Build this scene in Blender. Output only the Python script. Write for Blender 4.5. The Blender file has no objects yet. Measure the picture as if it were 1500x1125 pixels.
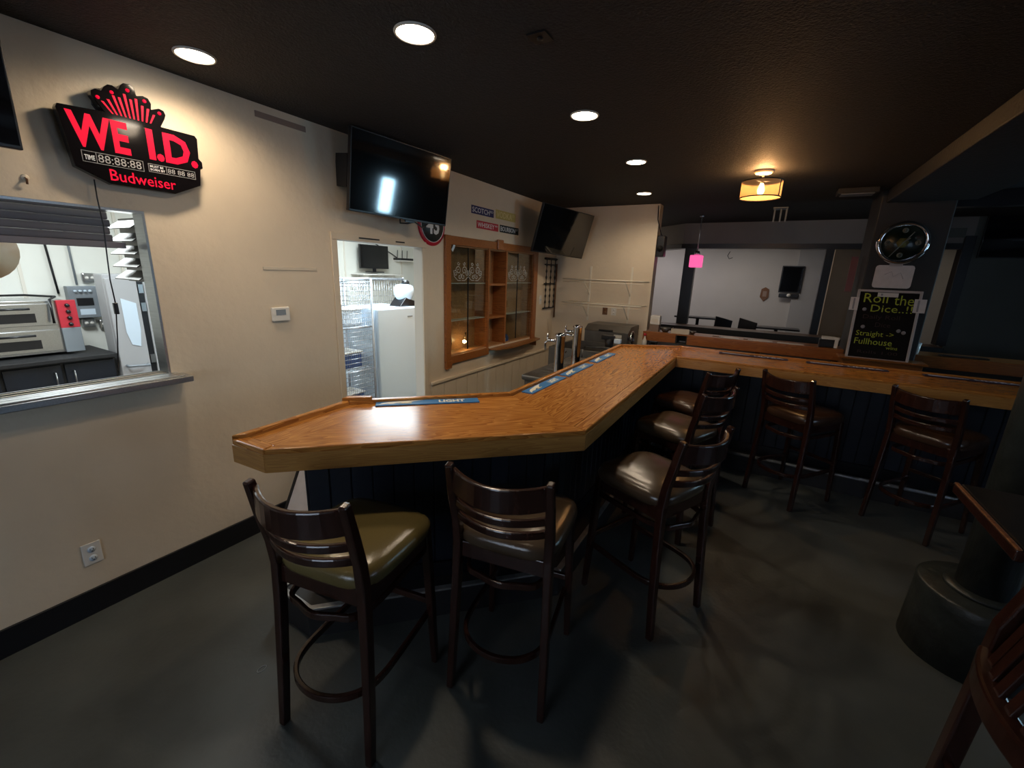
import bpy, bmesh, math, random
from mathutils import Vector, Matrix
random.seed(7)
R = math.radians
PI = math.pi
scene = bpy.context.scene
COL = scene.collection

# ------------------------------------------------------------------ camera
yaw, pitch, roll, FPX = R(-29.6331), R(14.5758), R(2.0096), 629.036
cy, sy, cp, sp, cr, sr = math.cos(yaw), math.sin(yaw), math.cos(pitch), math.sin(pitch), math.cos(roll), math.sin(roll)
fwd = Vector((sy*cp, cy*cp, -sp)); rgt = Vector((cy, -sy, 0)); upv = rgt.cross(fwd)
r2 = cr*rgt + sr*upv; u2 = -sr*rgt + cr*upv
cam = bpy.data.cameras.new('camera'); camo = bpy.data.objects.new('camera', cam); COL.objects.link(camo)
cam.sensor_width = 36; cam.lens = FPX/1500*36; cam.clip_start = 0.02; cam.clip_end = 100
camo.matrix_world = Matrix(((r2.x, u2.x, -fwd.x, 2.7235), (r2.y, u2.y, -fwd.y, 0), (r2.z, u2.z, -fwd.z, 1.76), (0, 0, 0, 1)))
scene.camera = camo

# ------------------------------------------------------------------ world, exposure, daylight
scene.view_settings.view_transform = 'Standard'
scene.view_settings.look = 'None'
scene.view_settings.gamma = 1
scene.view_settings.use_curve_mapping = False
scene.view_settings.exposure = 0.4
w = bpy.data.worlds.new('world'); scene.world = w; w.use_nodes = True
w.node_tree.nodes['Background'].inputs[0].default_value = (0.55, 0.75, 1.0, 1)
w.node_tree.nodes['Background'].inputs[1].default_value = 2.5

def area(name, loc, direction, sx, sy_, power, color, spread=PI):
    l = bpy.data.lights.new(name, 'AREA'); l.shape = 'RECTANGLE'; l.size = sx; l.size_y = sy_
    l.energy = power; l.color = color; l.spread = spread
    o = bpy.data.objects.new(name, l); COL.objects.link(o)
    o.location = loc; o.rotation_euler = Vector(direction).to_track_quat('-Z', 'Y').to_euler()
    return o
# daylight through the windows of the street wall on the right and the one behind the viewer
area('daylight_near', (7.52, 1.7, 1.6), (-1, 0, -.25), 1.5, 1.2, 4, (0.62, 0.8, 1.0))
area('daylight_far', (7.52, 6.3, 1.75), (-1, -.2, -.2), 0.28, .8, 8, (0.45, 0.78, 1.0), R(90))
area('daylight_rear', (1.9, -2.92, 1.65), (0, 1, -.1), 1.5, 1.2, 12, (0.85, 0.9, 1.0))
# ceiling panels of the kitchen (the fixtures stand below)
area('kitchen_glow', (-.80, 3.5, 2.5), (-.1, 0, -1), 1.1, .5, 40, (0.76, 0.92, 1.0))
area('kitchen_glow', (-1.75, 4.4, 2.5), (0, 0, -1), 1.1, .5, 13, (0.8, 0.94, 1.0))  # added panel light, puts the doorway glare on the bar top
area('kitchen_glow', (-1.6, 1.0, 2.5), (0, 0, -1), 1.1, .5, 22, (0.88, 0.97, 1.0))
# the room beyond the partition
area('far_room_glow', (2.3, 9.1, 2.6), (0, 0, -1), 1.1, .5, 10, (1.0, 0.90, 0.80))
area('far_room_glow', (0.6, 9.3, 2.6), (0, 0, -1), .9, .5, 13, (0.95, 0.9, 0.95))  # added light, brightens the wall at the far left
area('far_room_glow', (5.6, 9.3, 2.6), (0, 0, -1), .6, .5, 2, (1.0, 0.85, 0.65))
DOWN = [(0.33, 1.21), (1.37, 1.51), (1.65, 2.63), (1.65, 3.79), (1.38, 5.18)]
DOWNP = [24, 24, 20, 22, 24]

# ------------------------------------------------------------------ materials
def mat(name, col, rough=.5, metal=0, spec=.5, var=0, vscale=8, bump=0, bscale=60, coat=0, emis=None, estr=0, stretch=None, col2=None, coords='Object', detail=4, alpha=1, trans=0, rvar=0):
    m = bpy.data.materials.new(name); m.use_nodes = True
    nt = m.node_tree; b = nt.nodes['Principled BSDF']; L = nt.links
    b.inputs['Base Color'].default_value = (*col, 1); b.inputs['Roughness'].default_value = rough
    b.inputs['Metallic'].default_value = metal; b.inputs['Specular IOR Level'].default_value = spec
    b.inputs['Coat Weight'].default_value = coat; b.inputs['Coat Roughness'].default_value = .08
    b.inputs['Alpha'].default_value = alpha; b.inputs['Transmission Weight'].default_value = trans
    if emis: b.inputs['Emission Color'].default_value = (*emis, 1); b.inputs['Emission Strength'].default_value = estr
    if var or bump or rvar:
        tc = nt.nodes.new('ShaderNodeTexCoord'); mp = nt.nodes.new('ShaderNodeMapping'); L.new(tc.outputs[coords], mp.inputs[0])
        if stretch: mp.inputs['Scale'].default_value = stretch
        if var or rvar:
            n = nt.nodes.new('ShaderNodeTexNoise'); n.inputs['Scale'].default_value = vscale; n.inputs['Detail'].default_value = detail
            L.new(mp.outputs[0], n.inputs[0])
        if var:
            cr_ = nt.nodes.new('ShaderNodeValToRGB'); L.new(n.outputs[0], cr_.inputs[0])
            c2 = col2 or tuple(c*(1-var) for c in col)
            cr_.color_ramp.elements[0].position = .35; cr_.color_ramp.elements[0].color = (*c2, 1)
            cr_.color_ramp.elements[1].position = .65; cr_.color_ramp.elements[1].color = (*col, 1)
            L.new(cr_.outputs[0], b.inputs['Base Color'])
        if rvar:
            mr = nt.nodes.new('ShaderNodeMapRange'); mr.inputs['To Min'].default_value = rough-rvar; mr.inputs['To Max'].default_value = rough+rvar
            L.new(n.outputs[0], mr.inputs[0]); L.new(mr.outputs[0], b.inputs['Roughness'])
        if bump:
            n2 = nt.nodes.new('ShaderNodeTexNoise'); n2.inputs['Scale'].default_value = bscale; n2.inputs['Detail'].default_value = 3
            L.new(mp.outputs[0], n2.inputs[0]); bp = nt.nodes.new('ShaderNodeBump'); bp.inputs['Strength'].default_value = bump; bp.inputs['Distance'].default_value = .01
            L.new(n2.outputs[0], bp.inputs['Height']); L.new(bp.outputs[0], b.inputs['Normal'])
    return m

def oak(name, light, dark, rough=.14, coat=.0, scale=1.0, coords='UV'):
    """oak boards: long cathedral grain running along U"""
    m = bpy.data.materials.new(name); m.use_nodes = True; nt = m.node_tree; L = nt.links; b = nt.nodes['Principled BSDF']
    tc = nt.nodes.new('ShaderNodeTexCoord'); mp = nt.nodes.new('ShaderNodeMapping'); mp.inputs['Scale'].default_value = (.7*scale, 6*scale, 6*scale)
    L.new(tc.outputs[coords], mp.inputs[0])
    n0 = nt.nodes.new('ShaderNodeTexNoise'); n0.inputs['Scale'].default_value = 1.6; n0.inputs['Detail'].default_value = 2; L.new(mp.outputs[0], n0.inputs[0])
    wv = nt.nodes.new('ShaderNodeMath'); wv.operation = 'MULTIPLY'; wv.inputs[1].default_value = 20; L.new(n0.outputs[0], wv.inputs[0])
    sn = nt.nodes.new('ShaderNodeMath'); sn.operation = 'FRACT'; L.new(wv.outputs[0], sn.inputs[0])
    mp2 = nt.nodes.new('ShaderNodeMapping'); mp2.inputs['Scale'].default_value = (6*scale, 150*scale, 150*scale); L.new(tc.outputs[coords], mp2.inputs[0])
    n1 = nt.nodes.new('ShaderNodeTexNoise'); n1.inputs['Scale'].default_value = 1; n1.inputs['Detail'].default_value = 3; L.new(mp2.outputs[0], n1.inputs[0])
    mx = nt.nodes.new('ShaderNodeMath'); mx.operation = 'MULTIPLY_ADD'; mx.inputs[1].default_value = .42; L.new(sn.outputs[0], mx.inputs[0]); 
    ml = nt.nodes.new('ShaderNodeMath'); ml.operation = 'MULTIPLY'; ml.inputs[1].default_value = .75; L.new(n1.outputs[0], ml.inputs[0]); L.new(ml.outputs[0], mx.inputs[2])
    rp = nt.nodes.new('ShaderNodeValToRGB'); L.new(mx.outputs[0], rp.inputs[0])
    rp.color_ramp.elements[0].position = .2; rp.color_ramp.elements[0].color = (*light, 1)
    rp.color_ramp.elements[1].position = .85; rp.color_ramp.elements[1].color = (*dark, 1)
    L.new(rp.outputs[0], b.inputs['Base Color'])
    b.inputs['Roughness'].default_value = rough; b.inputs['Coat Weight'].default_value = coat; b.inputs['Coat Roughness'].default_value = .06
    return m

def thin_glass(name, tint=(.85, .9, .88), refl=.12, rough=.02):
    m = bpy.data.materials.new(name); m.use_nodes = True; nt = m.node_tree; nt.nodes.clear(); L = nt.links
    o = nt.nodes.new('ShaderNodeOutputMaterial'); t = nt.nodes.new('ShaderNodeBsdfTransparent'); t.inputs[0].default_value = (*tint, 1)
    g = nt.nodes.new('ShaderNodeBsdfGlossy'); g.inputs['Roughness'].default_value = rough
    mx = nt.nodes.new('ShaderNodeMixShader'); fl = nt.nodes.new('ShaderNodeLayerWeight'); fr = nt.nodes.new('ShaderNodeMath'); fr.operation = 'POWER'; fr.inputs[1].default_value = 4; L.new(fl.outputs['Facing'], fr.inputs[0])
    ad = nt.nodes.new('ShaderNodeMath'); ad.operation = 'ADD'; ad.use_clamp = True; ad.inputs[1].default_value = refl-.04; L.new(fr.outputs[0], ad.inputs[0])
    L.new(ad.outputs[0], mx.inputs[0]); L.new(t.outputs[0], mx.inputs[1]); L.new(g.outputs[0], mx.inputs[2]); L.new(mx.outputs[0], o.inputs[0])
    return m

M = {}
M['wall'] = mat('wall_paint', (.72, .61, .46), .42, var=.06, vscale=3, bump=.25, bscale=22)
M['wallgrey'] = mat('wall_paint_grey', (.40, .40, .41), .6, var=.06, vscale=3, bump=.15, bscale=22)
M['wallfar'] = mat('wall_paint_far', (.5, .48, .46), .7, var=.08, vscale=1.5)
M['wallteal'] = mat('wall_paint_teal', (.12, .14, .13), .6, var=.1, vscale=3)
M['walldark'] = mat('wall_paint_dark', (.10, .095, .09), .7, var=.15, vscale=2)
M['soffit'] = mat('soffit_paint', (.27, .26, .25), .7, var=.08, vscale=3)
M['tan'] = mat('tan_paint', (.34, .26, .18), .7, var=.1, vscale=3)
M['ceil'] = mat('ceiling_black', (.0215, .021, .022), .75, var=.3, vscale=60, bump=.8, bscale=90)
M['beam'] = mat('beam_paint', (.017, .0165, .016), .6, var=.2, vscale=8, bump=.4, bscale=40)
M['floor'] = mat('floor_painted_concrete', (.088, .096, .09), .45, spec=.4, var=.35, vscale=2.2, bump=.12, bscale=45, rvar=.1, detail=8)
M['black'] = mat('black_gloss_trim', (.006, .007, .01), .35)
M['blackmat'] = mat('black_matte', (.012, .012, .013), .6)
M['navy'] = mat('navy_board', (.008, .012, .021), .42, var=.3, vscale=5)
M['column'] = mat('column_paint', (.024, .023, .021), .6, var=.25, vscale=4)
M['pipe'] = mat('pipe_paint', (.035, .042, .04), .38, var=.35, vscale=14, bump=.4, bscale=25, spec=.5)
M['oak'] = oak('oak_top', (.66, .30, .072), (.25, .08, .014), .19)
M['oakedge'] = oak('oak_edge', (.55, .28, .075), (.36, .15, .035), .3)
M['oakcab'] = oak('oak_cabinet', (.43, .155, .04), (.22, .07, .018), .3, coords='Object')
M['oakdark'] = oak('oak_ledge', (.36, .145, .035), (.18, .06, .014), .3, coords='Object')
M['cabin'] = oak('oak_inside', (.55, .30, .135), (.32, .15, .06), .35, coords='Object', scale=.6)
M['stool'] = mat('mahogany_stained', (.038, .013, .0085), .24, var=.4, vscale=10, stretch=(4, 4, 1), coat=.3)
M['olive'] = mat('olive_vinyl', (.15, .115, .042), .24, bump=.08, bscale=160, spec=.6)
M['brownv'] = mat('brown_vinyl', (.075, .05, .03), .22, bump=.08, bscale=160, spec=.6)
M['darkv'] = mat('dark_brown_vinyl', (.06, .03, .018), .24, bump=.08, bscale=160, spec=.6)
M['steel'] = mat('stainless', (.55, .56, .57), .28, metal=1, var=.15, vscale=6, stretch=(1, 30, 30))
M['steeld'] = mat('stainless_dull', (.20, .19, .175), .4, metal=.8, var=.25, vscale=6)
M['chrome'] = mat('chrome', (.75, .75, .77), .06, metal=1)
M['alu'] = mat('aluminium_nosing', (.42, .42, .42), .45, metal=.7, var=.3, vscale=20)
M['white'] = mat('white_enamel', (.66, .77, .88), .25, spec=.5)
M['whitep'] = mat('white_plastic', (.75, .73, .68), .4)
M['fridge'] = mat('fridge_enamel', (.42, .42, .43), .35)
M['kwall'] = mat('kitchen_wall', (.78, .78, .72), .45, var=.05, vscale=3)
M['screen'] = mat('tv_screen', (.004, .0045, .006), .06, spec=.8)
M['plastic'] = mat('black_plastic', (.012, .012, .014), .3)
M['grey'] = mat('grey_metal', (.25, .28, .31), .45, metal=.2)
M['shutter'] = mat('shutter_grey', (.20, .19, .21), .5, var=.15, vscale=4, stretch=(1, 1, 20))
M['lilac'] = mat('shutter_lip', (.34, .30, .31), .5)
M['red'] = mat('red_enamel', (.55, .03, .05), .35)
M['signred'] = mat('sign_red', (.55, .0, .02), .6, spec=.2, emis=(1, .0, .045), estr=.38)
M['signblack'] = mat('sign_black_acrylic', (.006, .005, .006), .08)
M['signgrey'] = mat('sign_grey', (.35, .35, .35), .5)
M['bulb'] = mat('lamp_disc', (1, .95, .85), .5, emis=(1, .87, .68), estr=16)
M['trimwhite'] = mat('trim_white', (.7, .66, .58), .5)
M['tube'] = mat('panel_light', (1, 1, 1), .5, emis=(.9, .97, 1), estr=6)
M['blue'] = mat('mat_blue', (.03, .17, .42), .5)
M['cream'] = mat('mat_cream', (.78, .74, .62), .5)
M['purple'] = mat('mat_purple', (.018, .012, .035), .5)
M['lavender'] = mat('mat_print', (.72, .70, .82), .5)
M['paper'] = mat('paper', (.62, .58, .56), .6, var=.08, vscale=20)
M['pink'] = mat('pink_glass', (.9, .12, .3), .3, emis=(1, .12, .38), estr=.75)
M['chalk'] = mat('chalkboard', (.006, .005, .005), .8, spec=.15)
M['chalkg'] = mat('chalk_yellow_green', (.38, .45, .04), .8)
M['chalkr'] = mat('chalk_dim_red', (.03, .012, .012), .8)
M['chalkw'] = mat('chalk_white', (.25, .24, .26), .8)
M['frameg'] = mat('frame_silver', (.42, .38, .37), .4)
M['signblue'] = mat('sign_blue', (.018, .018, .12), .4)
M['signyel'] = mat('sign_yellow', (.56, .43, .12), .4)
M['signcrim'] = mat('sign_crimson', (.5, .01, .03), .4)
M['signblk'] = mat('sign_black', (.012, .02, .022), .4)
M['signwht'] = mat('sign_white', (.75, .77, .78), .5)
M['signpale'] = mat('sign_pale_yellow', (.75, .62, .3), .5)
M['clockface'] = mat('clock_face', (.004, .012, .008), .3)
M['clockgrey'] = mat('clock_numeral', (.13, .15, .13), .5)
M['clockgold'] = mat('clock_gold', (.12, .12, .03), .5)
M['brownplate'] = mat('brown_plate', (.16, .07, .03), .4)
M['wire'] = mat('white_wire', (.78, .72, .6), .4)
M['cwire'] = mat('chrome_wire', (.6, .64, .7), .25, metal=.7)
M['iron'] = mat('black_iron', (.012, .011, .01), .5)
M['glass'] = thin_glass('cabinet_glass')
M['winglass'] = thin_glass('window_glass', (.95, .97, 1), .08)
M['etch'] = mat('etched_glass', (.8, .78, .72), .5, alpha=.8)
M['shade'] = mat('lamp_shade_mesh', (.55, .34, .16), .6, emis=(1, .38, .09), estr=.12, alpha=.72)
M['warm'] = mat('warm_bulb', (1, .7, .4), .5, emis=(1, .62, .25), estr=30)
M['blueplastic'] = mat('blue_plastic', (.03, .08, .28), .4)
M['plate'] = mat('tan_plate', (.72, .5, .3), .5, var=.3, vscale=6, col2=(.8, .68, .5))
M['rawwood'] = oak('worn_table_edge', (.34, .13, .035), (.10, .03, .01), .5, coords='Object')
M['tabletop'] = mat('dark_table_top', (.02, .015, .011), .35, var=.5, vscale=12)
M['dkwood'] = mat('dark_counter_wood', (.075, .04, .02), .4)
M['tape'] = mat('tape_tan', (.6, .53, .42), .5)
M['tapebr'] = mat('tape_brown', (.28, .2, .16), .6)
M['kfloor'] = mat('kitchen_floor_tile', (.12, .09, .08), .5)

# ------------------------------------------------------------------ mesh builder
class MB:
    def __init__(s): s.bm = bmesh.new(); s.uv = s.bm.loops.layers.uv.new('UVMap')
    def faces(s, vs, fs, smooth=False, uvf=None):
        v = [s.bm.verts.new(p) for p in vs]
        for f in fs:
            try: fc = s.bm.faces.new([v[i] for i in f])
            except ValueError: continue
            fc.smooth = smooth
            if uvf:
                for l in fc.loops: l[s.uv].uv = uvf(l.vert.co)
        return s
    def box(s, a, b, rot=None, uvf=None):
        x0, y0, z0 = a; x1, y1, z1 = b
        x0, x1 = min(x0, x1), max(x0, x1); y0, y1 = min(y0, y1), max(y0, y1); z0, z1 = min(z0, z1), max(z0, z1)
        vs = [Vector(p) for p in ((x0, y0, z0), (x1, y0, z0), (x1, y1, z0), (x0, y1, z0), (x0, y0, z1), (x1, y0, z1), (x1, y1, z1), (x0, y1, z1))]
        if rot is not None: vs = [rot @ v for v in vs]
        return s.faces(vs, [(0, 3, 2, 1), (4, 5, 6, 7), (0, 1, 5, 4), (1, 2, 6, 5), (2, 3, 7, 6), (3, 0, 4, 7)], uvf=uvf)
    def prism(s, pts, z0, z1, axes=None, uvf=None):
        """pts 2D counter-clockwise; axes maps (u,v,w) to xyz"""
        f = axes or (lambda u, v, w_: (u, v, w_)); n = len(pts)
        vs = [f(u, v, z0) for u, v in pts]+[f(u, v, z1) for u, v in pts]
        fs = [tuple(range(n-1, -1, -1)), tuple(range(n, 2*n))]+[(i, (i+1) % n, n+(i+1) % n, n+i) for i in range(n)]
        return s.faces([Vector(p) for p in vs], fs, uvf=uvf)
    def lathe(s, prof, c=(0, 0, 0), n=24, axis='z', smooth=True):
        vs = []; c = Vector(c)
        for r, h in prof:
            for i in range(n):
                a = 2*PI*i/n; x, y = r*math.cos(a), r*math.sin(a)
                p = {'z': (x, y, h), 'x': (h, x, y), 'y': (y, h, x)}[axis]; vs.append(c+Vector(p))
        fs = []
        for k in range(len(prof)-1):
            for i in range(n):
                j = (i+1) % n; fs.append((k*n+i, k*n+j, (k+1)*n+j, (k+1)*n+i))
        fs.append(tuple(range(n-1, -1, -1))); k = (len(prof)-1)*n; fs.append(tuple(range(k, k+n)))
        s.faces(vs, fs, smooth); return s
    def tube(s, pts, r, n=8, closed=False, up=(0, 0, 1), prof=None, smooth=True, scales=None):
        """round tube, or a rectangular bar when prof=(width, height)"""
        pts = [Vector(p) for p in pts]; m = len(pts); rings = []
        upv_ = Vector(up)
        for i, p in enumerate(pts):
            if closed: t = pts[(i+1) % m]-pts[i-1]
            else: t = pts[min(i+1, m-1)]-pts[max(i-1, 0)]
            t.normalize(); u = upv_
            if abs(t.dot(u)) > .95: u = Vector((0, 1, 0)) if abs(t.y) < .9 else Vector((1, 0, 0))
            a = t.cross(u).normalized(); b = a.cross(t).normalized()
            k = scales[i] if scales else 1
            if prof: w_, h_ = prof[0]/2*k, prof[1]/2*k; ring = [p+a*x+b*y for x, y in ((-w_, -h_), (w_, -h_), (w_, h_), (-w_, h_))]
            else: ring = [p+(a*math.cos(2*PI*j/n)+b*math.sin(2*PI*j/n))*(r*k) for j in range(n)]
            rings.append(ring)
        q = len(rings[0]); vs = [v for g in rings for v in g]; fs = []
        for i in range(m if closed else m-1):
            i2 = (i+1) % m
            for j in range(q): fs.append((i*q+j, i*q+(j+1) % q, i2*q+(j+1) % q, i2*q+j))
        if not closed: fs += [tuple(range(q-1, -1, -1)), tuple(range((m-1)*q, m*q))]
        s.faces(vs, fs, smooth and not prof); return s
    def build(s, name, m, parent=None, bevel=0, kind=None, seg=2):
        bmesh.ops.recalc_face_normals(s.bm, faces=s.bm.faces)
        me = bpy.data.meshes.new(name); s.bm.to_mesh(me); s.bm.free()
        me.materials.append(M[m] if isinstance(m, str) else m)
        o = bpy.data.objects.new(name, me); COL.objects.link(o)
        if parent is not None: o.parent = parent
        if bevel:
            bv = o.modifiers.new('bevel', 'BEVEL'); bv.width = bevel; bv.segments = seg; bv.limit_method = 'ANGLE'; bv.angle_limit = R(35)
        if kind: o['kind'] = kind
        return o
def box(name, a, b, m, parent=None, bevel=0, kind=None): return MB().box(a, b).build(name, m, parent, bevel, kind)
def tag(o, label, cat, group=None):
    o['label'] = label; o['category'] = cat
    if group: o['group'] = group
    return o
def thing(name, label, cat, loc=(0, 0, 0), rz=0, group=None, mw=None):
    o = bpy.data.objects.new(name, None); COL.objects.link(o); o.empty_display_size = .1
    if mw is not None: o.matrix_world = mw
    else: o.location = loc; o.rotation_euler = (0, 0, rz)
    return tag(o, label, cat, group)
def frame(o, right, up):
    """local x = right, y = up, z = out of the surface"""
    r_ = Vector(right).normalized(); u_ = Vector(up); u_ = (u_-r_*u_.dot(r_)).normalized(); n_ = r_.cross(u_)
    return Matrix(((r_.x, u_.x, n_.x, o[0]), (r_.y, u_.y, n_.y, o[1]), (r_.z, u_.z, n_.z, o[2]), (0, 0, 0, 1)))
def wallA(y, z, x=0): return frame((x, y, z), (0, 1, 0), (0, 0, 1))       # local x -> world +y, faces the room
def facing(x, y, z): return frame((x, y, z), (1, 0, 0), (0, 0, 1))        # faces -y
def text(name, s, rect, m, parent, z=0, bold=0, thick=.0008, shear=0, space=1.0):
    cu = bpy.data.curves.new(name, 'FONT'); cu.body = s; cu.extrude = .01; cu.offset = bold; cu.resolution_u = 2; cu.shear = shear; cu.space_character = space
    t = bpy.data.objects.new(name, cu); COL.objects.link(t)
    dg = bpy.context.evaluated_depsgraph_get(); dg.update()
    me = bpy.data.meshes.new_from_object(t.evaluated_get(dg)); bpy.data.objects.remove(t); bpy.data.curves.remove(cu)
    xs = [v.co.x for v in me.vertices]; ys = [v.co.y for v in me.vertices]
    x0, x1, y0, y1 = min(xs), max(xs), min(ys), max(ys); u0, v0, u1, v1 = rect
    for v in me.vertices:
        v.co = Vector((u0+(v.co.x-x0)/(x1-x0)*(u1-u0), v0+(v.co.y-y0)/(y1-y0)*(v1-v0), z+(thick if v.co.z > 0 else 0)))
    me.materials.clear(); me.materials.append(M[m]); me.name = name
    o = bpy.data.objects.new(name, me); COL.objects.link(o); o.parent = parent; return o
def copy_tree(o, parent=None):
    c = o.copy(); COL.objects.link(c)
    if parent is not None: c.parent = parent
    for ch in list(o.children): copy_tree(ch, c)
    return c
def wall_holes(name, axis, pos, thick, u0, u1, v0, v1, holes, m, kind='structure'):
    """wall in the plane axis=pos, reaching pos-thick .. pos, with rectangular holes (u0,u1,v0,v1)"""
    us = sorted({u0, u1, *[h[0] for h in holes], *[h[1] for h in holes]}); vs = sorted({v0, v1, *[h[2] for h in holes], *[h[3] for h in holes]})
    b = MB()
    for i in range(len(us)-1):
        for j in range(len(vs)-1):
            cu, cv = (us[i]+us[i+1])/2, (vs[j]+vs[j+1])/2
            if any(h[0] < cu < h[1] and h[2] < cv < h[3] for h in holes): continue
            if axis == 'x': b.box((pos-thick, us[i], vs[j]), (pos, us[i+1], vs[j+1]))
            else: b.box((us[i], pos-thick, vs[j]), (us[i+1], pos, vs[j+1]))
    return b.build(name, m, kind=kind)

# ------------------------------------------------------------------ shell
H = 2.66
box('floor', (0, -3, -.1), (7.6, 10.6, 0), 'floor', kind='structure')
box('ceiling', (-.1, -3, H), (7.6, 10.6, H+.1), 'ceil', kind='structure')
CAB = (3.46, 5.30, .90, 2.0)
wall_holes('wall_left', 'x', 0, .1, -3, 10.6, 0, H, [(-.6, 1.045, 1.17, 1.99), (2.155, 3.08, 0, 1.955), CAB], 'wall')
# service wall behind the bar, with its short return
box('wall_service', (0, 5.96, 0), (1.40, 6.14, H), 'wall', kind='structure')
wall_holes('wall_front', 'y', -3, .1, 0, 7.6, 0, H, [(1.15, 2.65, 1.05, 2.25)], 'walldark')
wall_holes('wall_right', 'x', 7.7, .1, -3, 10.6, 0, H, [(.95, 2.45, 1.0, 2.2), (6.15, 6.45, 1.35, 2.15)], 'walldark')
box('wall_far', (-.1, 10.5, 0), (7.7, 10.6, H), 'wallfar', kind='structure')
for k, (ax, p, u0, u1, v0, v1) in enumerate((('y', -3.05, 1.15, 2.65, 1.05, 2.25), ('x', 7.65, .95, 2.45, 1.0, 2.2), ('x', 7.65, 6.15, 6.45, 1.35, 2.15))):
    wn = MB(); f = (lambda u, v, d: (u, p+d, v)) if ax == 'y' else (lambda u, v, d: (p+d, u, v))
    for a, b in (((u0, v0), (u0+.04, v1)), ((u1-.04, v0), (u1, v1)), ((u0, v0), (u1, v0+.04)), ((u0, v1-.04), (u1, v1)), (((u0+u1)/2-.015, v0), ((u0+u1)/2+.015, v1))):
        wn.box(f(a[0], a[1], -.03), f(b[0], b[1], .03))
    wo = wn.build('window_%d' % (k+1), 'black', kind='structure')
    MB().box(f(u0+.02, v0+.02, -.004), f(u1-.02, v1-.02, .004)).build('pane', 'winglass', wo)
# base boards
box('baseboard_left', (0, -3, 0), (.014, 2.10, .135), 'black', kind='structure')
# kitchen shell behind the left wall
box('floor_kitchen', (-3.1, -1.2, -.1), (-.1, 7.4, 0), 'kfloor', kind='structure')
box('ceiling_kitchen', (-3.1, -1.2, 2.6), (-.1, 7.4, 2.7), 'kwall', kind='structure')
kb = box('wall_kitchen_rear', (-3.15, -1.2, 0), (-3.05, 7.4, 2.6), 'kwall', kind='structure')
box('wall_kitchen_near', (-3.1, -1.3, 0), (-.1, -1.2, 2.6), 'kwall', kind='structure')
box('wall_kitchen_end', (-3.1, 7.4, 0), (-.1, 7.5, 2.6), 'kwall', kind='structure')
sb = MB()
for y in (.35, 1.22, 1.95, 3.2, 4.45, 4.72, 5.95): sb.box((-3.05, y-.012, 0), (-3.04, y+.012, 2.6))
sb.build('seam_strip', 'trimwhite', kb)
for x, y in ((-.80, 3.5), (-1.75, 4.4), (-1.6, 1.0)):
    t = thing('ceiling_light_panel', 'flat white light panel on the kitchen ceiling, '+('above the oven' if y < 2 else 'above the freezer' if y < 4 else 'added for glare on the bar top, above the prep table aisle'), 'ceiling light', (x, y, 2.6))
    box('housing', (-.6, -.3, -.04), (.6, .3, 0), 'trimwhite', t); box('diffuser', (-.56, -.26, -.05), (.56, .26, -.04), 'tube', t)
for x, y, n in ((2.3, 9.1, 'behind the pink pendant'), (.6, 9.3, 'added to brighten the far left corner'), (5.6, 9.3, 'at the far right')):
    t = thing('ceiling_light_panel', 'flat ceiling light panel in the room beyond the partition, '+n, 'ceiling light', (x, y, H))
    box('housing', (-.6, -.15, -.04), (.6, .15, 0), 'trimwhite', t); box('diffuser', (-.56, -.12, -.045), (.56, .12, -.04), 'trimwhite', t)

# doorway casing (door_1) and its header strip
dc = MB(); dc.box((0, 2.115, 0), (.012, 2.165, 1.945)); dc.box((0, 3.07, 0), (.012, 3.12, 1.945)); dc.box((0, 2.115, 1.945), (.012, 3.12, 1.995))
dco = dc.build('door_1', 'wall', kind='structure', bevel=.003)
jb = MB(); jb.box((-.101, 2.155, 0), (-.0005, 2.165, 1.945)); jb.box((-.101, 3.07, 0), (-.0005, 3.08, 1.945)); jb.box((-.101, 2.155, 1.945), (-.0005, 3.08, 1.955)); jb.build('jamb_lining', 'trimwhite', dco)
for a, b in ((2.36, 2.48), (2.46, 2.56), (2.74, 2.84)): box('magnet_strip', (.012, a, 1.966), (.017, b, 1.976), 'plastic', dco)

# wainscot boards on the left wall behind the bar
wt = MB().box((0, 3.16, .655), (.03, 5.96, .685)).build('trim_1', 'wall', kind='structure', bevel=.006)
me0 = None
for i in range(14):
    y = 3.165+i*.2
    if me0 is None:
        o = box('board', (0, 0, 0), (.012, .194, .655), 'wall', wt, bevel=.004); me0 = o
    else: o = me0.copy(); COL.objects.link(o)
    o.location = (0, y, 0)
wt2 = MB().box((0, 5.93, .655), (1.40, 5.96, .685)).build('trim_2', 'wall', kind='structure', bevel=.006)
m1 = None
for i in range(7):
    if m1 is None: o = box('board', (0, -.012, 0), (.194, 0, .655), 'wall', wt2, bevel=.004); m1 = o
    else: o = m1.copy(); COL.objects.link(o)
    o.location = (.003+i*.2, 5.96, 0)

# half wall with the openings to the other room, pillar, beam, far partition
box('wall_half', (1.40, 6.0, 0), (7.6, 6.12, .94), 'wallgrey', kind='structure')
pil = MB().prism([(3.56, 5.72), (4.12, 5.72), (4.12, 6.25), (3.56, 6.25)], 0, H).build('wall_pillar', 'column', kind='structure', bevel=.01)
box('trim_3', (3.60, -3, 2.54), (4.25, 5.72, H), 'beam', kind='structure', bevel=.01)
box('wall_header', (4.12, 6.0, 2.52), (7.6, 6.12, H), 'black', kind='structure')
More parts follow.
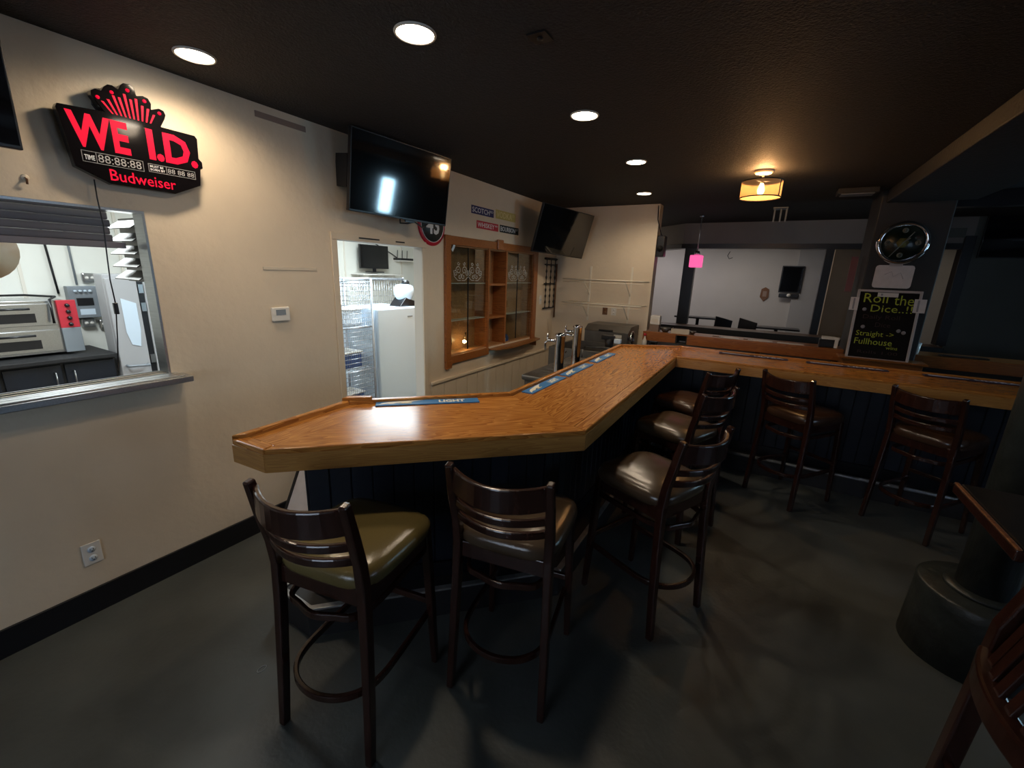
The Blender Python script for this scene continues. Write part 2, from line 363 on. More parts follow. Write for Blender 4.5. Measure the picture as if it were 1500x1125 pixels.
# partition at y = 8.1
sf = MB().prism([(.75, 8.75), (1.36, 8.15), (3.75, 8.1), (4.95, 8.1), (4.95, 8.24), (1.42, 8.28), (.83, 8.86)], 2.33, H).build('wall_partition', 'soffit', kind='structure')
MB().prism([(.74, 8.73), (1.35, 8.13), (4.95, 8.08), (4.95, 8.26), (1.43, 8.30), (.85, 8.88)], 2.255, 2.33).build('trim_4', 'black', kind='structure')
pb = MB(); pb.box((1.42, 8.1, .98), (1.60, 8.26, 2.26)); pb.build('trim_5', 'black', kind='structure', bevel=.004)
box('trim_6', (3.40, 8.1, .98), (3.50, 8.24, 2.26), 'black', kind='structure', bevel=.004)
box('trim_7', (4.86, 8.06, .98), (4.97, 8.26, 2.42), 'black', kind='structure', bevel=.004)
box('wall_partition_base', (.0, 8.1, 0), (4.9, 8.26, .955), 'blackmat', kind='structure')
box('wall_partition_side', (4.95, 8.1, 0), (7.6, 8.26, H), 'wallteal', kind='structure')
box('trim_8', (4.1, 8.08, 2.40), (4.86, 8.1, 2.52), 'wallteal', kind='structure')
pc = thing('partition_counter', 'dark brown counter cap running along the far partition under the posts', 'counter', (0, 0, 0))
box('counter_top', (.5, 7.72, .955), (4.86, 8.1, .985), 'dkwood', pc, bevel=.005)
box('front_edge', (.5, 7.70, .90), (4.86, 7.72, .985), 'blackmat', pc)
# far wall relief: the tan return and pale pilaster
box('wall_far_return', (3.62, 9.2, 0), (4.95, 9.3, H), 'tan', kind='structure')
box('trim_9', (3.18, 10.42, 0), (3.62, 10.5, H), 'wallgrey', kind='structure')
# ledge cap on the half wall
ldg = thing('window_ledge', 'long orange oak ledge capping the grey half wall', 'ledge', (0, 5.9, .94))
MB().box((1.40, -.02, .10), (3.56, .30, .12)).build('ledge_top', 'oakdark', ldg, bevel=.004)
MB().box((1.38, -.04, 0), (1.80, -.02, .12)).build('fascia', 'oakcab', ldg, bevel=.003)
MB().box((1.94, -.04, -.005), (3.56, -.02, .12)).build('fascia', 'oakcab', ldg, bevel=.003)
sh = MB(); sh.box((1.80, -.04, 0), (1.815, .2, .1)); sh.box((1.925, -.04, 0), (1.94, .2, .1)); sh.box((1.80, -.02, 0), (1.94, .2, .005)); sh.build('cubby', 'blackmat', ldg)
bk = MB()
for x in (2.72, 3.48): bk.box((x, .0, -.18), (x+.05, .1, 0))
bk.build('bracket', 'oakdark', ldg)
ld2 = thing('window_ledge', 'dim brown ledge right of the pillar with a dark gap beneath it', 'ledge', (0, 5.9, .96))
box('ledge_top', (4.12, -.02, .10), (7.6, .34, .12), 'oakdark', ld2, bevel=.004); box('fascia', (4.12, -.04, 0), (7.6, -.02, .12), 'oakdark', ld2, bevel=.003)
box('gap_shade', (4.12, -.0, -.22), (7.6, .09, 0), 'blackmat', ld2)  # black slab stands in for the shade in the gap below the ledge
pd = thing('pillar_shelf', 'brown wooden shelf box at the foot of the pillar under the chalkboard', 'shelf', (3.84, 5.6, .8))
box('shelf_top', (-.36, -.10, .215), (.34, .12, .235), 'oakdark', pd, bevel=.004); box('shelf_box', (-.33, -.07, 0), (.31, .12, .215), 'oakdark', pd, bevel=.004)

# ------------------------------------------------------------------ pass-through window in the left wall
win = MB()
for a, b in (((-.101, 1.033, 1.17), (.002, 1.044, 1.978)), ((-.101, -.6, 1.978), (.002, 1.044, 1.989))): win.box(a, b)
win.build('window_4', 'steel', kind='structure')
sc = thing('serving_shelf', 'ribbed stainless serving shelf sticking out under the kitchen hatch', 'shelf', (0, 0, 1.17))
box('shelf_deck', (-.14, -.6, -.04), (.115, 1.10, -.008), 'steel', sc, bevel=.004)
mr = None
for i in range(5):
    if mr is None: o = MB().box((0, -.6, 0), (.038, 1.07, .008)).build('rib', 'steel', sc, bevel=.003); mr = o
    else: o = mr.copy(); COL.objects.link(o)
    o.location = (-.11+i*.043, 0, -.008)
rs = thing('roller_shutter', 'grey roller shutter curtain pulled up at the top of the kitchen hatch', 'shutter', (-.16, 0, 1.84))
ms = None
for i in range(5):
    if ms is None: o = MB().box((-.012, -.6, 0), (.012, .955, .034)).build('slat', 'shutter', rs, bevel=.006); ms = o
    else: o = ms.copy(); COL.objects.link(o)
    o.location = (0, .0-.006*(i % 2), i*.035)
box('bottom_lip', (-.02, -.6, -.03), (.02, 1.00, 0), 'lilac', rs, bevel=.004)
lv = thing('louvre_vent', 'pale metal louvred box beside the hatch opening', 'vent', (-.42, 1.05, 1.64))
box('vent_body', (0, .03, 0), (.30, .3, .33), 'steeld', lv)
m2 = None
for i in range(5):
    if m2 is None: o = MB().prism([(-.03, .0), (.03, .045), (.03, .05), (-.03, .005)], 0, .30, axes=lambda u, v, w_: (w_, u, v)).build('louvre', 'steeld', lv); m2 = o
    else: o = m2.copy(); COL.objects.link(o)
    o.location = (0, 0, .01+i*.065)

# kitchen behind the hatch
kc = thing('kitchen_counter', 'black cabinet run with dark worktop under the oven', 'cabinet', (-3.035, -.6, 0))
box('worktop', (0, 0, .88), (.66, 2.17, .915), 'blackmat', kc, bevel=.005); box('carcass', (0, .0, .08), (.6, 2.16, .88), 'blackmat', kc)
for i in range(6):
    d = box('door', (.6, .02+i*.358, .12), (.62, .356+i*.358, .86), 'navy', kc, bevel=.004)
    hy = .31+i*.358 if i % 2 == 0 else .07+i*.358
    MB().tube([(.62, hy, .68), (.65, hy, .68), (.65, hy, .8), (.62, hy, .8)], .006, 6).build('handle', 'steel', d)
ov = thing('pizza_oven', 'stainless double-deck oven with a red control panel on its right', 'oven', (-2.62, .86, .915))
box('body', (-.38, -.25, .02), (0, .50, .475), 'steel', ov, bevel=.005)
for k in (0, 1):
    d = box('oven_door', (0, -.22, .04+k*.225), (.02, .42, .225+k*.225), 'steel', ov, bevel=.004)
    box('door_glass', (.02, -.03, .07+k*.225), (.024, .29, .145+k*.225), 'plastic', d)
    MB().tube([(.024, .05, .185+k*.225), (.045, .05, .185+k*.225), (.045, .26, .185+k*.225), (.024, .26, .185+k*.225)], .009, 6).build('handle', 'plastic', d)
cpn = box('control_panel', (0, .43, .235), (.03, .555, .475), 'red', ov, bevel=.003)
box('lower_panel', (0, .43, .02), (.03, .555, .235), 'grey', ov, bevel=.003)
for k in range(4): MB().lathe([(.017, 0), (.014, .02)], (.03, .495, .43-k*.055), 12, 'x').build('knob', 'plastic', cpn)
t = tag(MB().tube([(-2.9, .95, 1.42), (-2.75, 1.15, 1.43), (-2.62, 1.3, 1.42), (-2.57, 1.25, 1.40), (-2.54, 1.24, 1.2)], .01, 6).build('power_cable', 'plastic'), 'black cable drooping over the front of the steel oven', 'cable')
ep = thing('electrical_panel', 'grey electrical disconnect box on the kitchen wall right of the oven', 'electrical panel', (-3.05, 1.475, 1.19))
box('case', (0, 0, 0), (.09, .215, .30), 'grey', ep, bevel=.006); box('window', (.09, .05, .12), (.096, .17, .19), 'plastic', ep); box('nameplate', (.09, .06, .03), (.094, .17, .085), 'white', ep)
for i in range(4): MB().lathe([(.012, 0), (.012, .02)], (.09, .05+i*.035, .255), 10, 'x').build('button', 'white', ep)
for (y, z, n) in ((1.663, 1.568, 'above the grey electrical box'), (1.593, 1.135, 'below the grey electrical box'), (1.72, 1.115, 'at the counter right of the grey electrical box')):
    t = thing('outlet_box', 'square metal outlet box '+n, 'outlet', (-3.05, y, z))
    box('box', (0, -.05, -.045), (.05, .05, .045), 'steel', t, bevel=.012); 
    for s in (-.02, .02): MB().lathe([(.015, 0), (.015, .005)], (.05, s, 0), 12, 'x').build('socket', 'whitep', t)
for pts, n in (([(1.40, 2.6), (1.41, 1.9), (1.43, 1.42)], 'black conduit bending down to the oven'), ([(1.56, 2.6), (1.57, 1.5)], 'grey conduit dropping to the electrical box'), ([(1.66, 1.45), (1.88, 1.45)], 'short horizontal conduit by the electrical box')):
    tag(MB().tube([(-3.03, y, z) for y, z in pts], .009, 8).build('conduit', 'plastic' if 'black' in n else 'grey'), n, 'conduit')
hp = thing('hanging_plate', 'round tan disc hanging behind the hatch at the far left', 'plate', (-.55, .56, 1.78))
MB().lathe([(.0, 0), (.14, 0), (.145, .015), (.0, .02)], (0, 0, 0), 28, 'x').build('disc', 'plate', hp); MB().tube([(.01, 0, .14), (.01, 0, .82)], .004, 6).build('hanger', 'cwire', hp)
rf = thing('reach_in_refrigerator', 'tall pale two-door refrigerator seen through the hatch', 'refrigerator', (-2.40, 1.587, 0))
box('cabinet', (-.25, 0, 0), (-.05, .85, 1.62), 'fridge', rf, bevel=.01)
d1 = box('door', (-.05, 0, .1), (0, .225, 1.585), 'fridge', rf, bevel=.006); box('gasket', (-.045, .228, .1), (-.01, .272, 1.585), 'plastic', rf); box('door', (-.05, .275, .1), (0, .85, 1.585), 'fridge', rf, bevel=.006)
MB().tube([(0, .04, .78), (.05, .04, .78), (.05, .20, .77), (0, .20, .77)], .012, 8).build('handle', 'grey', d1)
for z in (1.45, 1.28, .78): box('hinge', (-.02, .232, z), (.005, .268, z+.08), 'steel', rf)
tag(MB().prism([(0, .38), (.085, .34), (.085, .13), (.07, 0), (.02, .02), (0, .12)], 0, .003, axes=lambda u, v, w_: (-2.398+w_, 1.67+u*1.3, .95+v*1.2)).build('paper_note', 'white'), 'long white paper note taped to the pale refrigerator door', 'note')

# ------------------------------------------------------------------ kitchen behind the doorway
fz = thing('upright_freezer', 'white upright freezer just inside the kitchen doorway', 'freezer', (-.8, 3.27, 0))
box('cabinet', (-.62, 0, .03), (-.05, .64, 1.33), 'white', fz, bevel=.01); d = box('door', (-.05, 0, .06), (0, .64, 1.33), 'white', fz, bevel=.012)
box('badge', (0, .44, 1.22), (.003, .52, 1.235), 'grey', d)
mxr = thing('stand_mixer', 'white and black countertop mixer on top of the freezer', 'mixer', (-1.0, 3.87, 1.33))
MB().prism([(-.16, 0), (.16, 0), (.12, .05), (-.06, .10)], -.09, .09, axes=lambda u, v, w_: (w_, u, v)).build('base', 'plastic', mxr, bevel=.006)
MB().lathe([(.03, .05), (.085, .07), (.115, .13), (.12, .19), (.10, .235), (.05, .25)], (0, 0, 0), 20).build('bowl', 'white', mxr); MB().lathe([(.05, .25), (.045, .28), (.02, .30)], (0, .03, 0), 14).build('lid', 'plastic', mxr)
# wire shelving
wr = thing('wire_rack', 'chrome wire shelving rack with a mesh side left of the freezer', 'rack', (-.85, 2.835, 0))
for x, y in ((0, 0), (0, .40), (-.42, 0), (-.42, .40)): MB().tube([(x, y, 0), (x, y, 1.64)], .013, 8).build('post', 'cwire', wr)
gm = MB()
for i in range(15): gm.tube([(0, .02+i*.026, .1), (0, .02+i*.026, 1.62)], .0022, 4)
for i in range(34): gm.tube([(.003, 0, .1+i*.046), (.003, .40, .1+i*.046)], .0032, 4)
o = gm.build('mesh_panel', 'cwire', wr); o['kind'] = 'stuff'
for z in (.25, .7, 1.15, 1.6):
    s_ = MB(); 
    for i in range(14): s_.tube([(-.42, .01+i*.029, z), (0, .01+i*.029, z)], .0025, 4)
    s_.tube([(0, 0, z), (0, .4, z), (-.42, .4, z), (-.42, 0, z)], .005, 6, closed=True); s_.build('wire_shelf', 'cwire', wr)
for z, y, m_, n in ((.71, .05, 'blueplastic', 'blue tub on the wire rack'), (1.16, .08, 'white', 'white tub on the upper shelf of the wire rack'), (.26, .06, 'blueplastic', 'blue tub on the lowest shelf of the wire rack')):
    t = thing('storage_tub', n, 'tub', (-1.22, 2.88+y, z)); box('tub', (0, 0, 0), (.26, .24, .16), m_, t, bevel=.02); box('lid', (-.01, -.01, .16), (.27, .25, .175), 'whitep', t, bevel=.004)
wb_ = thing('wire_basket_rail', 'long wire grid rack standing behind the freezer', 'rack', (-1.55, 3.25, 0))
g2 = MB()
for i in range(30): g2.tube([(0, i*.04, 1.2), (0, i*.04, 1.63)], .0022, 4)
for z in (1.2, 1.27, 1.34, 1.41, 1.48, 1.55): g2.tube([(0, 0, z), (0, 1.18, z)], .002, 4)
o = g2.build('wire_grid', 'cwire', wb_); o['kind'] = 'stuff'
for y in (0, .16, 1.18): MB().tube([(0, y, 0), (0, y, 1.64)], .014, 8).build('post', 'cwire', wb_)
MB().tube([(0, 0, 1.62), (0, 1.18, 1.62)], .016, 8).build('top_rail', 'cwire', wb_)
pt = thing('prep_table', 'stainless prep table along the kitchen rear wall', 'table', (-3.02, 3.6, 0))
box('table_top', (0, 0, .88), (.7, 3.2, .92), 'steel', pt, bevel=.005)
for x, y in ((.05, .05), (.65, .05), (.05, 3.15), (.65, 3.15)): MB().tube([(x, y, 0), (x, y, .88)], .02, 8).build('leg', 'steel', pt)
for y, h, m_, n in ((3.9, .20, 'blueplastic', 'blue crate at the left of the prep table'), (4.35, .14, 'white', 'white carton on the prep table'), (4.75, .18, 'grey', 'grey bin on the prep table'), (5.2, .1, 'red', 'low red tray on the prep table')):
    t = thing('food_container', n, 'container', (-2.9, y, .92)); box('body', (0, 0, 0), (.35, .32, h), m_, t, bevel=.015); box('rim', (-.01, -.01, h), (.36, .33, h+.015), 'whitep', t, bevel=.003)
ks = thing('wall_shelf', 'white bracket shelf under the small kitchen television', 'shelf', (-3.05, 4.82, 1.64))
box('board', (0, 0, 0), (.3, .9, .02), 'whitep', ks, bevel=.003)
for y in (.15, .7): MB().prism([(0, 0), (.26, 0), (0, -.22)], y, y+.02, axes=lambda u, v, w_: (u, w_, v)).build('bracket', 'whitep', ks)
def tv(name, label, mw, W_, H_, cat='television', stand=False, bez=.008, th=.035, mount=None):
    t = thing(name, label, cat, mw=mw)
    MB().box((-W_/2, -H_/2, -th), (W_/2, H_/2, 0)).build('housing', 'plastic', t, bevel=.004)
    MB().box((-W_/2+bez, -H_/2+bez*1.8, 0), (W_/2-bez, H_/2-bez, .0015)).build('screen', 'screen', t)
    if stand:
        MB().box((-.03, -H_/2-.05, -.03), (.03, -H_/2, -.01)).build('neck', 'plastic', t); MB().box((-.13, -H_/2-.06, -.09), (.13, -H_/2-.045, .07)).build('foot', 'plastic', t, bevel=.004)
    return t
tv('small_television', 'small black television on the kitchen wall shelf', wallA(5.20, 1.925, -2.9), .60, .37, stand=True)
for y, z, n in ((5.02, 1.55, 'left of the pair below the small television'), (4.84, 1.58, 'nearest the door jamb below the small television')):
    t = thing('switch_box', 'white switch box on the kitchen wall, '+n, 'switch', (-3.05, y, z-.1)); box('box', (0, -.035, -.06), (.04, .035, .06), 'whitep', t, bevel=.006); box('rocker', (.04, -.012, -.03), (.048, .012, .03), 'white', t)
ru = thing('router', 'black wireless router with antennas high on the kitchen wall', 'router', (-2.95, 5.93, 1.90)); box('body', (-.1, -.17, 0), (.06, .17, .035), 'plastic', ru, bevel=.006)
for y in (-.12, 0, .12): MB().tube([(-.05, y, .03), (-.06, y+.02, .17)], .006, 6).build('antenna', 'plastic', ru)
box('bracket', (-.1, -.15, -.02), (.05, .15, 0), 'whitep', ru)
tag(MB().tube([(-3.03, 5.3, 2.16), (-3.03, 5.5, 2.08), (-3.02, 5.7, 2.0), (-3.0, 5.8, 1.94)], .008, 6).build('router_cable', 'plastic'), 'black cable running down to the router', 'cable')

# ------------------------------------------------------------------ illuminated sign on the left wall
oy, oz = 1.05, 2.26
st = thing('lighted_sign', 'black crown-topped sign with red letters WE I.D. above the hatch', 'sign', mw=wallA(oy, oz, 0))
outl = [(0.785, 2.377), (0.937, 2.389), (0.903, 2.442), (0.905, 2.462), (0.922, 2.474), (0.941, 2.471), (0.952, 2.49), (0.968, 2.505), (0.984, 2.507), (1.004, 2.496), (1.014, 2.517), (1.027, 2.530), (1.05, 2.533), (1.065, 2.522), (1.07, 2.492), (1.095, 2.5), (1.115, 2.495), (1.124, 2.475), (1.12, 2.45), (1.154, 2.465), (1.172, 2.46), (1.178, 2.443), (1.171, 2.423), (1.15, 2.385), (1.295, 2.383), (1.305, 2.37), (1.300, 2.276), (1.314, 2.262), (1.314, 2.232), (1.302, 2.225), (1.292, 2.145), (1.169, 2.086), (0.919, 2.088), (0.804, 2.141), (.778, 2.362)]
ol = [(a-oy, b-oz) for a, b in outl][::-1]
MB().prism(ol, .02, .06).build('face_panel', 'signblack', st, bevel=.003)
ctr = (0, -.02)
MB().prism([(ctr[0]+(a-ctr[0])*.9, ctr[1]+(b-ctr[1])*.88) for a, b in ol], 0, .02).build('back_box', 'plastic', st)
L_ = lambda a, b, c, d: (a-oy, b-oz, c-oy, d-oz)
text('letters', 'WE', L_(.803, 2.225, 1.012, 2.362), 'signred', st, .06, bold=.035, space=1.05)
text('letters', 'I.D.', L_(1.082, 2.226, 1.292, 2.362), 'signred', st, .06, bold=.035, space=.95)
text('lettering', 'Budweiser', L_(.918, 2.104, 1.176, 2.152), 'signred', st, .06, bold=.006)
text('lettering', 'TIME', L_(.840, 2.176, .875, 2.196), 'signwht', st, .06, bold=.02)
for s_, rc in (('88:88:88', (.886, 2.173, 1.043, 2.206)), ('88 88 88', (1.150, 2.178, 1.266, 2.2))): text('digits', s_, L_(*rc), 'signgrey', st, .06)
text('lettering', 'MUST BE\nBORN BY', L_(1.078, 2.178, 1.138, 2.202), 'signwht', st, .06, bold=.015)
for (a, b, c, d), dv in (((.832, 2.166, 1.052, 2.212), .880), ((1.071, 2.171, 1.272, 2.208), 1.144)):
    fb = MB(); e = .0018
    for q in ((a, b, c, b+e), (a, d-e, c, d), (a, b, a+e, d), (c-e, b, c, d), (dv, b, dv+e, d)): fb.box((q[0]-oy, q[1]-oz, .06), (q[2]-oy, q[3]-oz, .061))
    fb.build('display_border', 'signgrey', st)
rays = [((.924, 2.441), (.972, 2.392)), ((.977, 2.476), (1.008, 2.392)), ((1.037, 2.503), (1.04, 2.392)), ((1.097, 2.478), (1.075, 2.392)), ((1.151, 2.443), (1.105, 2.39))]
for (a, b) in rays:
    MB().lathe([(.0075, .06), (.0075, .0615)], (a[0]-oy, a[1]-oz, 0), 12).build('crown_dot', 'signred', st)
fr_ = MB()
for i in range(10):
    t_ = i/9; bx_ = .968+t_*.14; tx = .938+t_*.19; tz = 2.43+.055*math.sin(PI*t_)*(1 if i % 2 == 0 else .72); wd = .0035
    fr_.prism([(bx_-wd*.8-oy, 2.388-oz), (bx_+wd*.8-oy, 2.388-oz), (tx+wd*1.4-oy, tz-oz), (tx-wd*1.4-oy, tz-oz)], .06, .0612)
fr_.build('crown_rays', 'signred', st)
cd = [(.866, 2.10), (.864, 2.022), (.867, 1.905), (.858, 1.754), (.853, 1.661), (.856, 1.55)]; cd2 = [(.851, 1.501), (.836, 1.371), (.815, 1.222)]
pc_ = thing('sign_power_cord', 'thin black cord with an inline switch hanging from the red-lettered sign', 'cord', (0, 0, 0))
MB().tube([(.035, a, b) for a, b in cd], .0028, 6).build('cord', 'plastic', pc_); MB().tube([(.035, a, b) for a, b in cd2], .0028, 6).build('cord', 'plastic', pc_)
box('inline_switch', (.028, .845, 1.50), (.046, .862, 1.555), 'plastic', pc_, bevel=.003)

# small wall items on the left wall
th_ = thing('thermostat', 'small grey and white thermostat between the hatch and the doorway', 'thermostat', mw=wallA(1.69, 1.445))
MB().box((-.06, -.045, 0), (.06, .045, .02)).build('body', 'whitep', th_, bevel=.006); MB().box((-.035, -.005, .02), (.03, .03, .022)).build('display', 'grey', th_)
ot = thing('wall_outlet', 'white duplex outlet low on the wall under the hatch', 'outlet', mw=wallA(.585, .325))
MB().box((-.037, -.058, 0), (.037, .058, .006)).build('plate', 'whitep', ot, bevel=.003)
for v in (-.024, .024):
    s_ = MB().lathe([(.016, .006), (.016, .009)], (0, v, 0), 16).build('socket', 'white', ot); q = MB(); q.box((-.007, v-.003, .009), (-.005, v+.006, .0093)); q.box((.005, v-.003, .009), (.007, v+.006, .0093)); q.box((-.002, v-.011, .009), (.002, v-.007, .0093)); q.build('slots', 'plastic', s_)
tag(MB().box((0, 1.61, 1.722), (.004, 1.985, 1.742)).build('adhesive_strip', 'tape', bevel=.002), 'pale horizontal strip of tape above the thermostat', 'tape strip')
tag(MB().box((0, 1.66, 2.585), (.004, 1.985, 2.618)).build('adhesive_strip', 'tapebr', bevel=.001), 'brown tape remnant high on the wall near the ceiling', 'tape strip')
dt = thing('wall_hook', 'rusty hook over a scuffed patch above the hatch', 'hook', mw=wallA(.655, 2.07)); MB().lathe([(.014, 0), (.010, .006)], (0, 0, 0), 12).build('base', 'tape', dt); MB().tube([(0, 0, .005), (0, -.006, .02), (0, -.025, .012)], .004, 6).build('hook', 'brownplate', dt)

# street-style signs
for nm, s_, sfx, a, b, c, d, bm_, tm_ in (('blue', 'SCOTCH', 'RD', 3.823, 2.331, 4.246, 2.411, 'signblue', 'signwht'), ('yellow', 'VODKA', 'ST', 4.288, 2.334, 4.726, 2.428, 'signyel', 'signpale'),
        ('red', 'WHISKEY', 'WAY', 3.920, 2.196, 4.347, 2.274, 'signcrim', 'signwht'), ('black', 'BOURBON', 'ST', 4.380, 2.197, 4.811, 2.277, 'signblk', 'signwht')):
    t = thing('street_sign', '%s street-name style sign reading %s above the oak cabinet' % (nm, s_), 'sign', mw=wallA((a+c)/2, (b+d)/2), group='street-name signs above the cabinet')
    W_, H_ = c-a, d-b
    MB().box((-W_/2, -H_/2, 0), (W_/2, H_/2, .004)).build('plate', bm_, t, bevel=.002)
    text('lettering', s_, (-W_/2+.015, -H_/2+.015, W_/2-.085, H_/2-.015), tm_, t, .004, bold=.01); text('lettering', sfx, (W_/2-.075, .002, W_/2-.015, H_/2-.016), tm_, t, .004)
rd = thing('round_plaque', 'round red-rimmed black plaque with the number 43', 'sign', mw=wallA(3.205, 2.155, .0))
MB().lathe([(.185, 0), (.185, .008), (.165, .014), (.15, .014)], (0, 0, 0), 40).build('rim', 'signcrim', rd); MB().lathe([(.152, .014), (.150, .017)], (0, 0, 0), 40).build('disc', 'signblk', rd)
MB().tube([(.153*math.cos(a*PI/20), .153*math.sin(a*PI/20), .016) for a in range(40)], .003, 5, closed=True).build('ring', 'signwht', rd)
text('number', '43', (-.09, -.085, .09, .085), 'signwht', rd, .017, bold=.03)

# ------------------------------------------------------------------ televisions
def tvmat(c, ya, ti, ro):
    n = Vector((math.cos(ya)*math.cos(ti), math.sin(ya)*math.cos(ti), -math.sin(ti))); rt = Vector((0, 0, 1)).cross(n).normalized(); up = n.cross(rt)
    a = rt*math.cos(ro)+up*math.sin(ro); b = -rt*math.sin(ro)+up*math.cos(ro)
    return Matrix(((a.x, b.x, n.x, c[0]), (a.y, b.y, n.y, c[1]), (a.z, b.z, n.z, c[2]), (0, 0, 0, 1)))
t1 = tv('wall_television', 'large black television tilted over the kitchen doorway', tvmat((.252, 2.61, 2.384), -.142, .128, -.018), .905, .522)
MB().box((-.2, -.2, -.07), (.2, .2, -.035)).build('rear_bulge', 'plastic', t1, bevel=.01)
MB().box((-.44, -.11, -.2), (-.40, .10, -.06)).build('mount_plate', 'plastic', t1); MB().box((-.30, -.03, -.2), (.30, .03, -.07)).build('mount_arm', 'plastic', t1)
MB().box((.03, -.275, -.01), (.12, -.261, 0)).build('status_bar', 'plastic', t1)
MB().tube([(.0, -.255, -.03), (.02, -.29, -.05), (.1, -.285, -.06), (.16, -.265, -.05), (.25, -.3, -.05), (.3, -.26, -.05)], .006, 6).build('cable_loop', 'plastic', t1)
t2 = tv('wall_television', 'black television angled from the corner over the iron rack', tvmat((.424, 5.242, 2.259), -.304, .257, -.047), .97, .56)
MB().box((-.2, -.18, -.07), (.2, .18, -.035)).build('rear_bulge', 'plastic', t2, bevel=.01); MB().box((-.12, -.10, -.36), (-.02, .10, -.07)).build('mount_arm', 'plastic', t2)
t0 = tv('wall_television', 'black television cut off by the top left edge over the hatch', tvmat((.11, .212, 2.41), 0, .06, 0), .87, .50)
MB().box((-.12, -.10, -.07), (.12, .10, -.035)).build('mount_arm', 'plastic', t0)
t3 = tv('far_television', 'dark television on the dim teal wall right of the pillar', facing(5.46, 8.02, 2.40), .90, .52)
MB().box((-.1, -.1, -.08), (.1, .1, -.035)).build('mount_arm', 'plastic', t3)

# ------------------------------------------------------------------ oak display cabinet in the left wall
y0, y1, z0, z1 = CAB
cb = thing('display_cabinet', 'oak display cabinet with glass doors and cubbies set into the wall', 'cabinet', (0, 0, 0))
fc = MB(); fc.box((0, 3.378, .84), (.028, y0, 2.085)); fc.build('frame_stile', 'oakcab', cb, bevel=.004)
box('frame_stile', (0, 5.235, .87), (.028, 5.335, 2.085), 'oakcab', cb, bevel=.004)
box('frame_rail', (0, y0, 2.0), (.026, 5.235, 2.083), 'oakcab', cb, bevel=.004)
box('frame_rail', (0, y0, .82), (.026, 4.17, .90), 'oakcab', cb, bevel=.004)
box('corner_block', (.0, 3.378, .775), (.032, 3.47, .86), 'oakcab', cb, bevel=.006)
box('keystone', (.02, 4.29, 2.0), (.045, 4.41, 2.11), 'oakcab', cb, bevel=.006)
cx_ = -.17
box('back_panel', (cx_-.012, y0, z0), (cx_, y1, z1), 'cabin', cb)
ins = MB(); ins.box((cx_, y0, z0), (-.001, y0+.012, z1)); ins.box((cx_, y1-.012, z0), (-.001, y1, z1)); ins.box((cx_, y0, z1-.012), (-.001, y1, z1)); ins.box((cx_, y0, z0), (-.001, y1, z0+.012)); ins.build('liner', 'cabin', cb)
for y in (4.15, 4.53): box('divider', (cx_, y, z0), (.012, y+.028, z1), 'oakcab', cb)
for z in (1.24, 1.615): box('cubby_shelf', (cx_, 4.178, z-.012), (.008, 4.53, z+.012), 'oakcab', cb)
for a, b in ((y0, 4.15), (4.558, y1)):
    for z in (1.25, 1.63): box('glass_shelf', (cx_+.03, a, z-.004), (-.03, b, z+.004), 'etch', cb)
def motif(cy_, cz_, s):
    b = MB()
    for sg in (-1, 1):
        for k, (ox, oz_, r0, n) in enumerate(((.05, .0, .045, 1.3), (.10, -.03, .03, 1.2), (.03, -.06, .03, 1.1), (.05, .07, .022, 1.0))):
            pts = []
            for i in range(15):
                tt = i/14; a = tt*n*2*PI+k; r = r0*(1-.8*tt); pts.append((-.0165, cy_+sg*s*(ox+r*math.cos(a)), cz_+s*(oz_+r*math.sin(a))))
            b.tube(pts, .0035*s, 4)
        b.tube([(-.0165, cy_+sg*s*.01, cz_-s*.1), (-.0165, cy_+sg*s*.06, cz_-s*.10), (-.0165, cy_+sg*s*.12, cz_-s*.06), (-.0165, cy_+sg*s*.13, cz_+s*.0)], .0035*s, 4)
    return b
for a, b, n in ((y0+.01, 3.80, 1), (3.81, 4.14, 1), (4.57, 4.86, 1), (4.87, 5.19, 1)):
    g = box('glass_door', (-.021, a, z0+.03), (-.017, b, z1-.01), 'glass', cb)
    motif((a+b)/2+(.05 if a in (y0+.01, 4.57) else -.05), 1.76, 1.0).build('etched_motif', 'etch', g)
box('door_gap', (-.024, 3.80, z0+.03), (-.014, 3.81, z1-.01), 'plastic', cb); box('door_gap', (-.024, 4.86, z0+.03), (-.014, 4.87, z1-.01), 'plastic', cb)
for z in (1.40, 1.02): box('lock', (-.016, 3.475, z), (.004, 3.495, z+.06), 'plastic', cb)
MB().prism([(.0, 4.17), (.10, 4.22), (.16, 4.5), (.14, 5.0), (.10, 5.36), (.0, 5.42)], .865, .885).build('bow_shelf', 'oakdark', cb, bevel=.004)
MB().prism([(0, 5.24), (.1, 5.24), (.03, 5.30), (0, 5.30)], .80, .865).build('shelf_bracket', 'oakdark', cb)
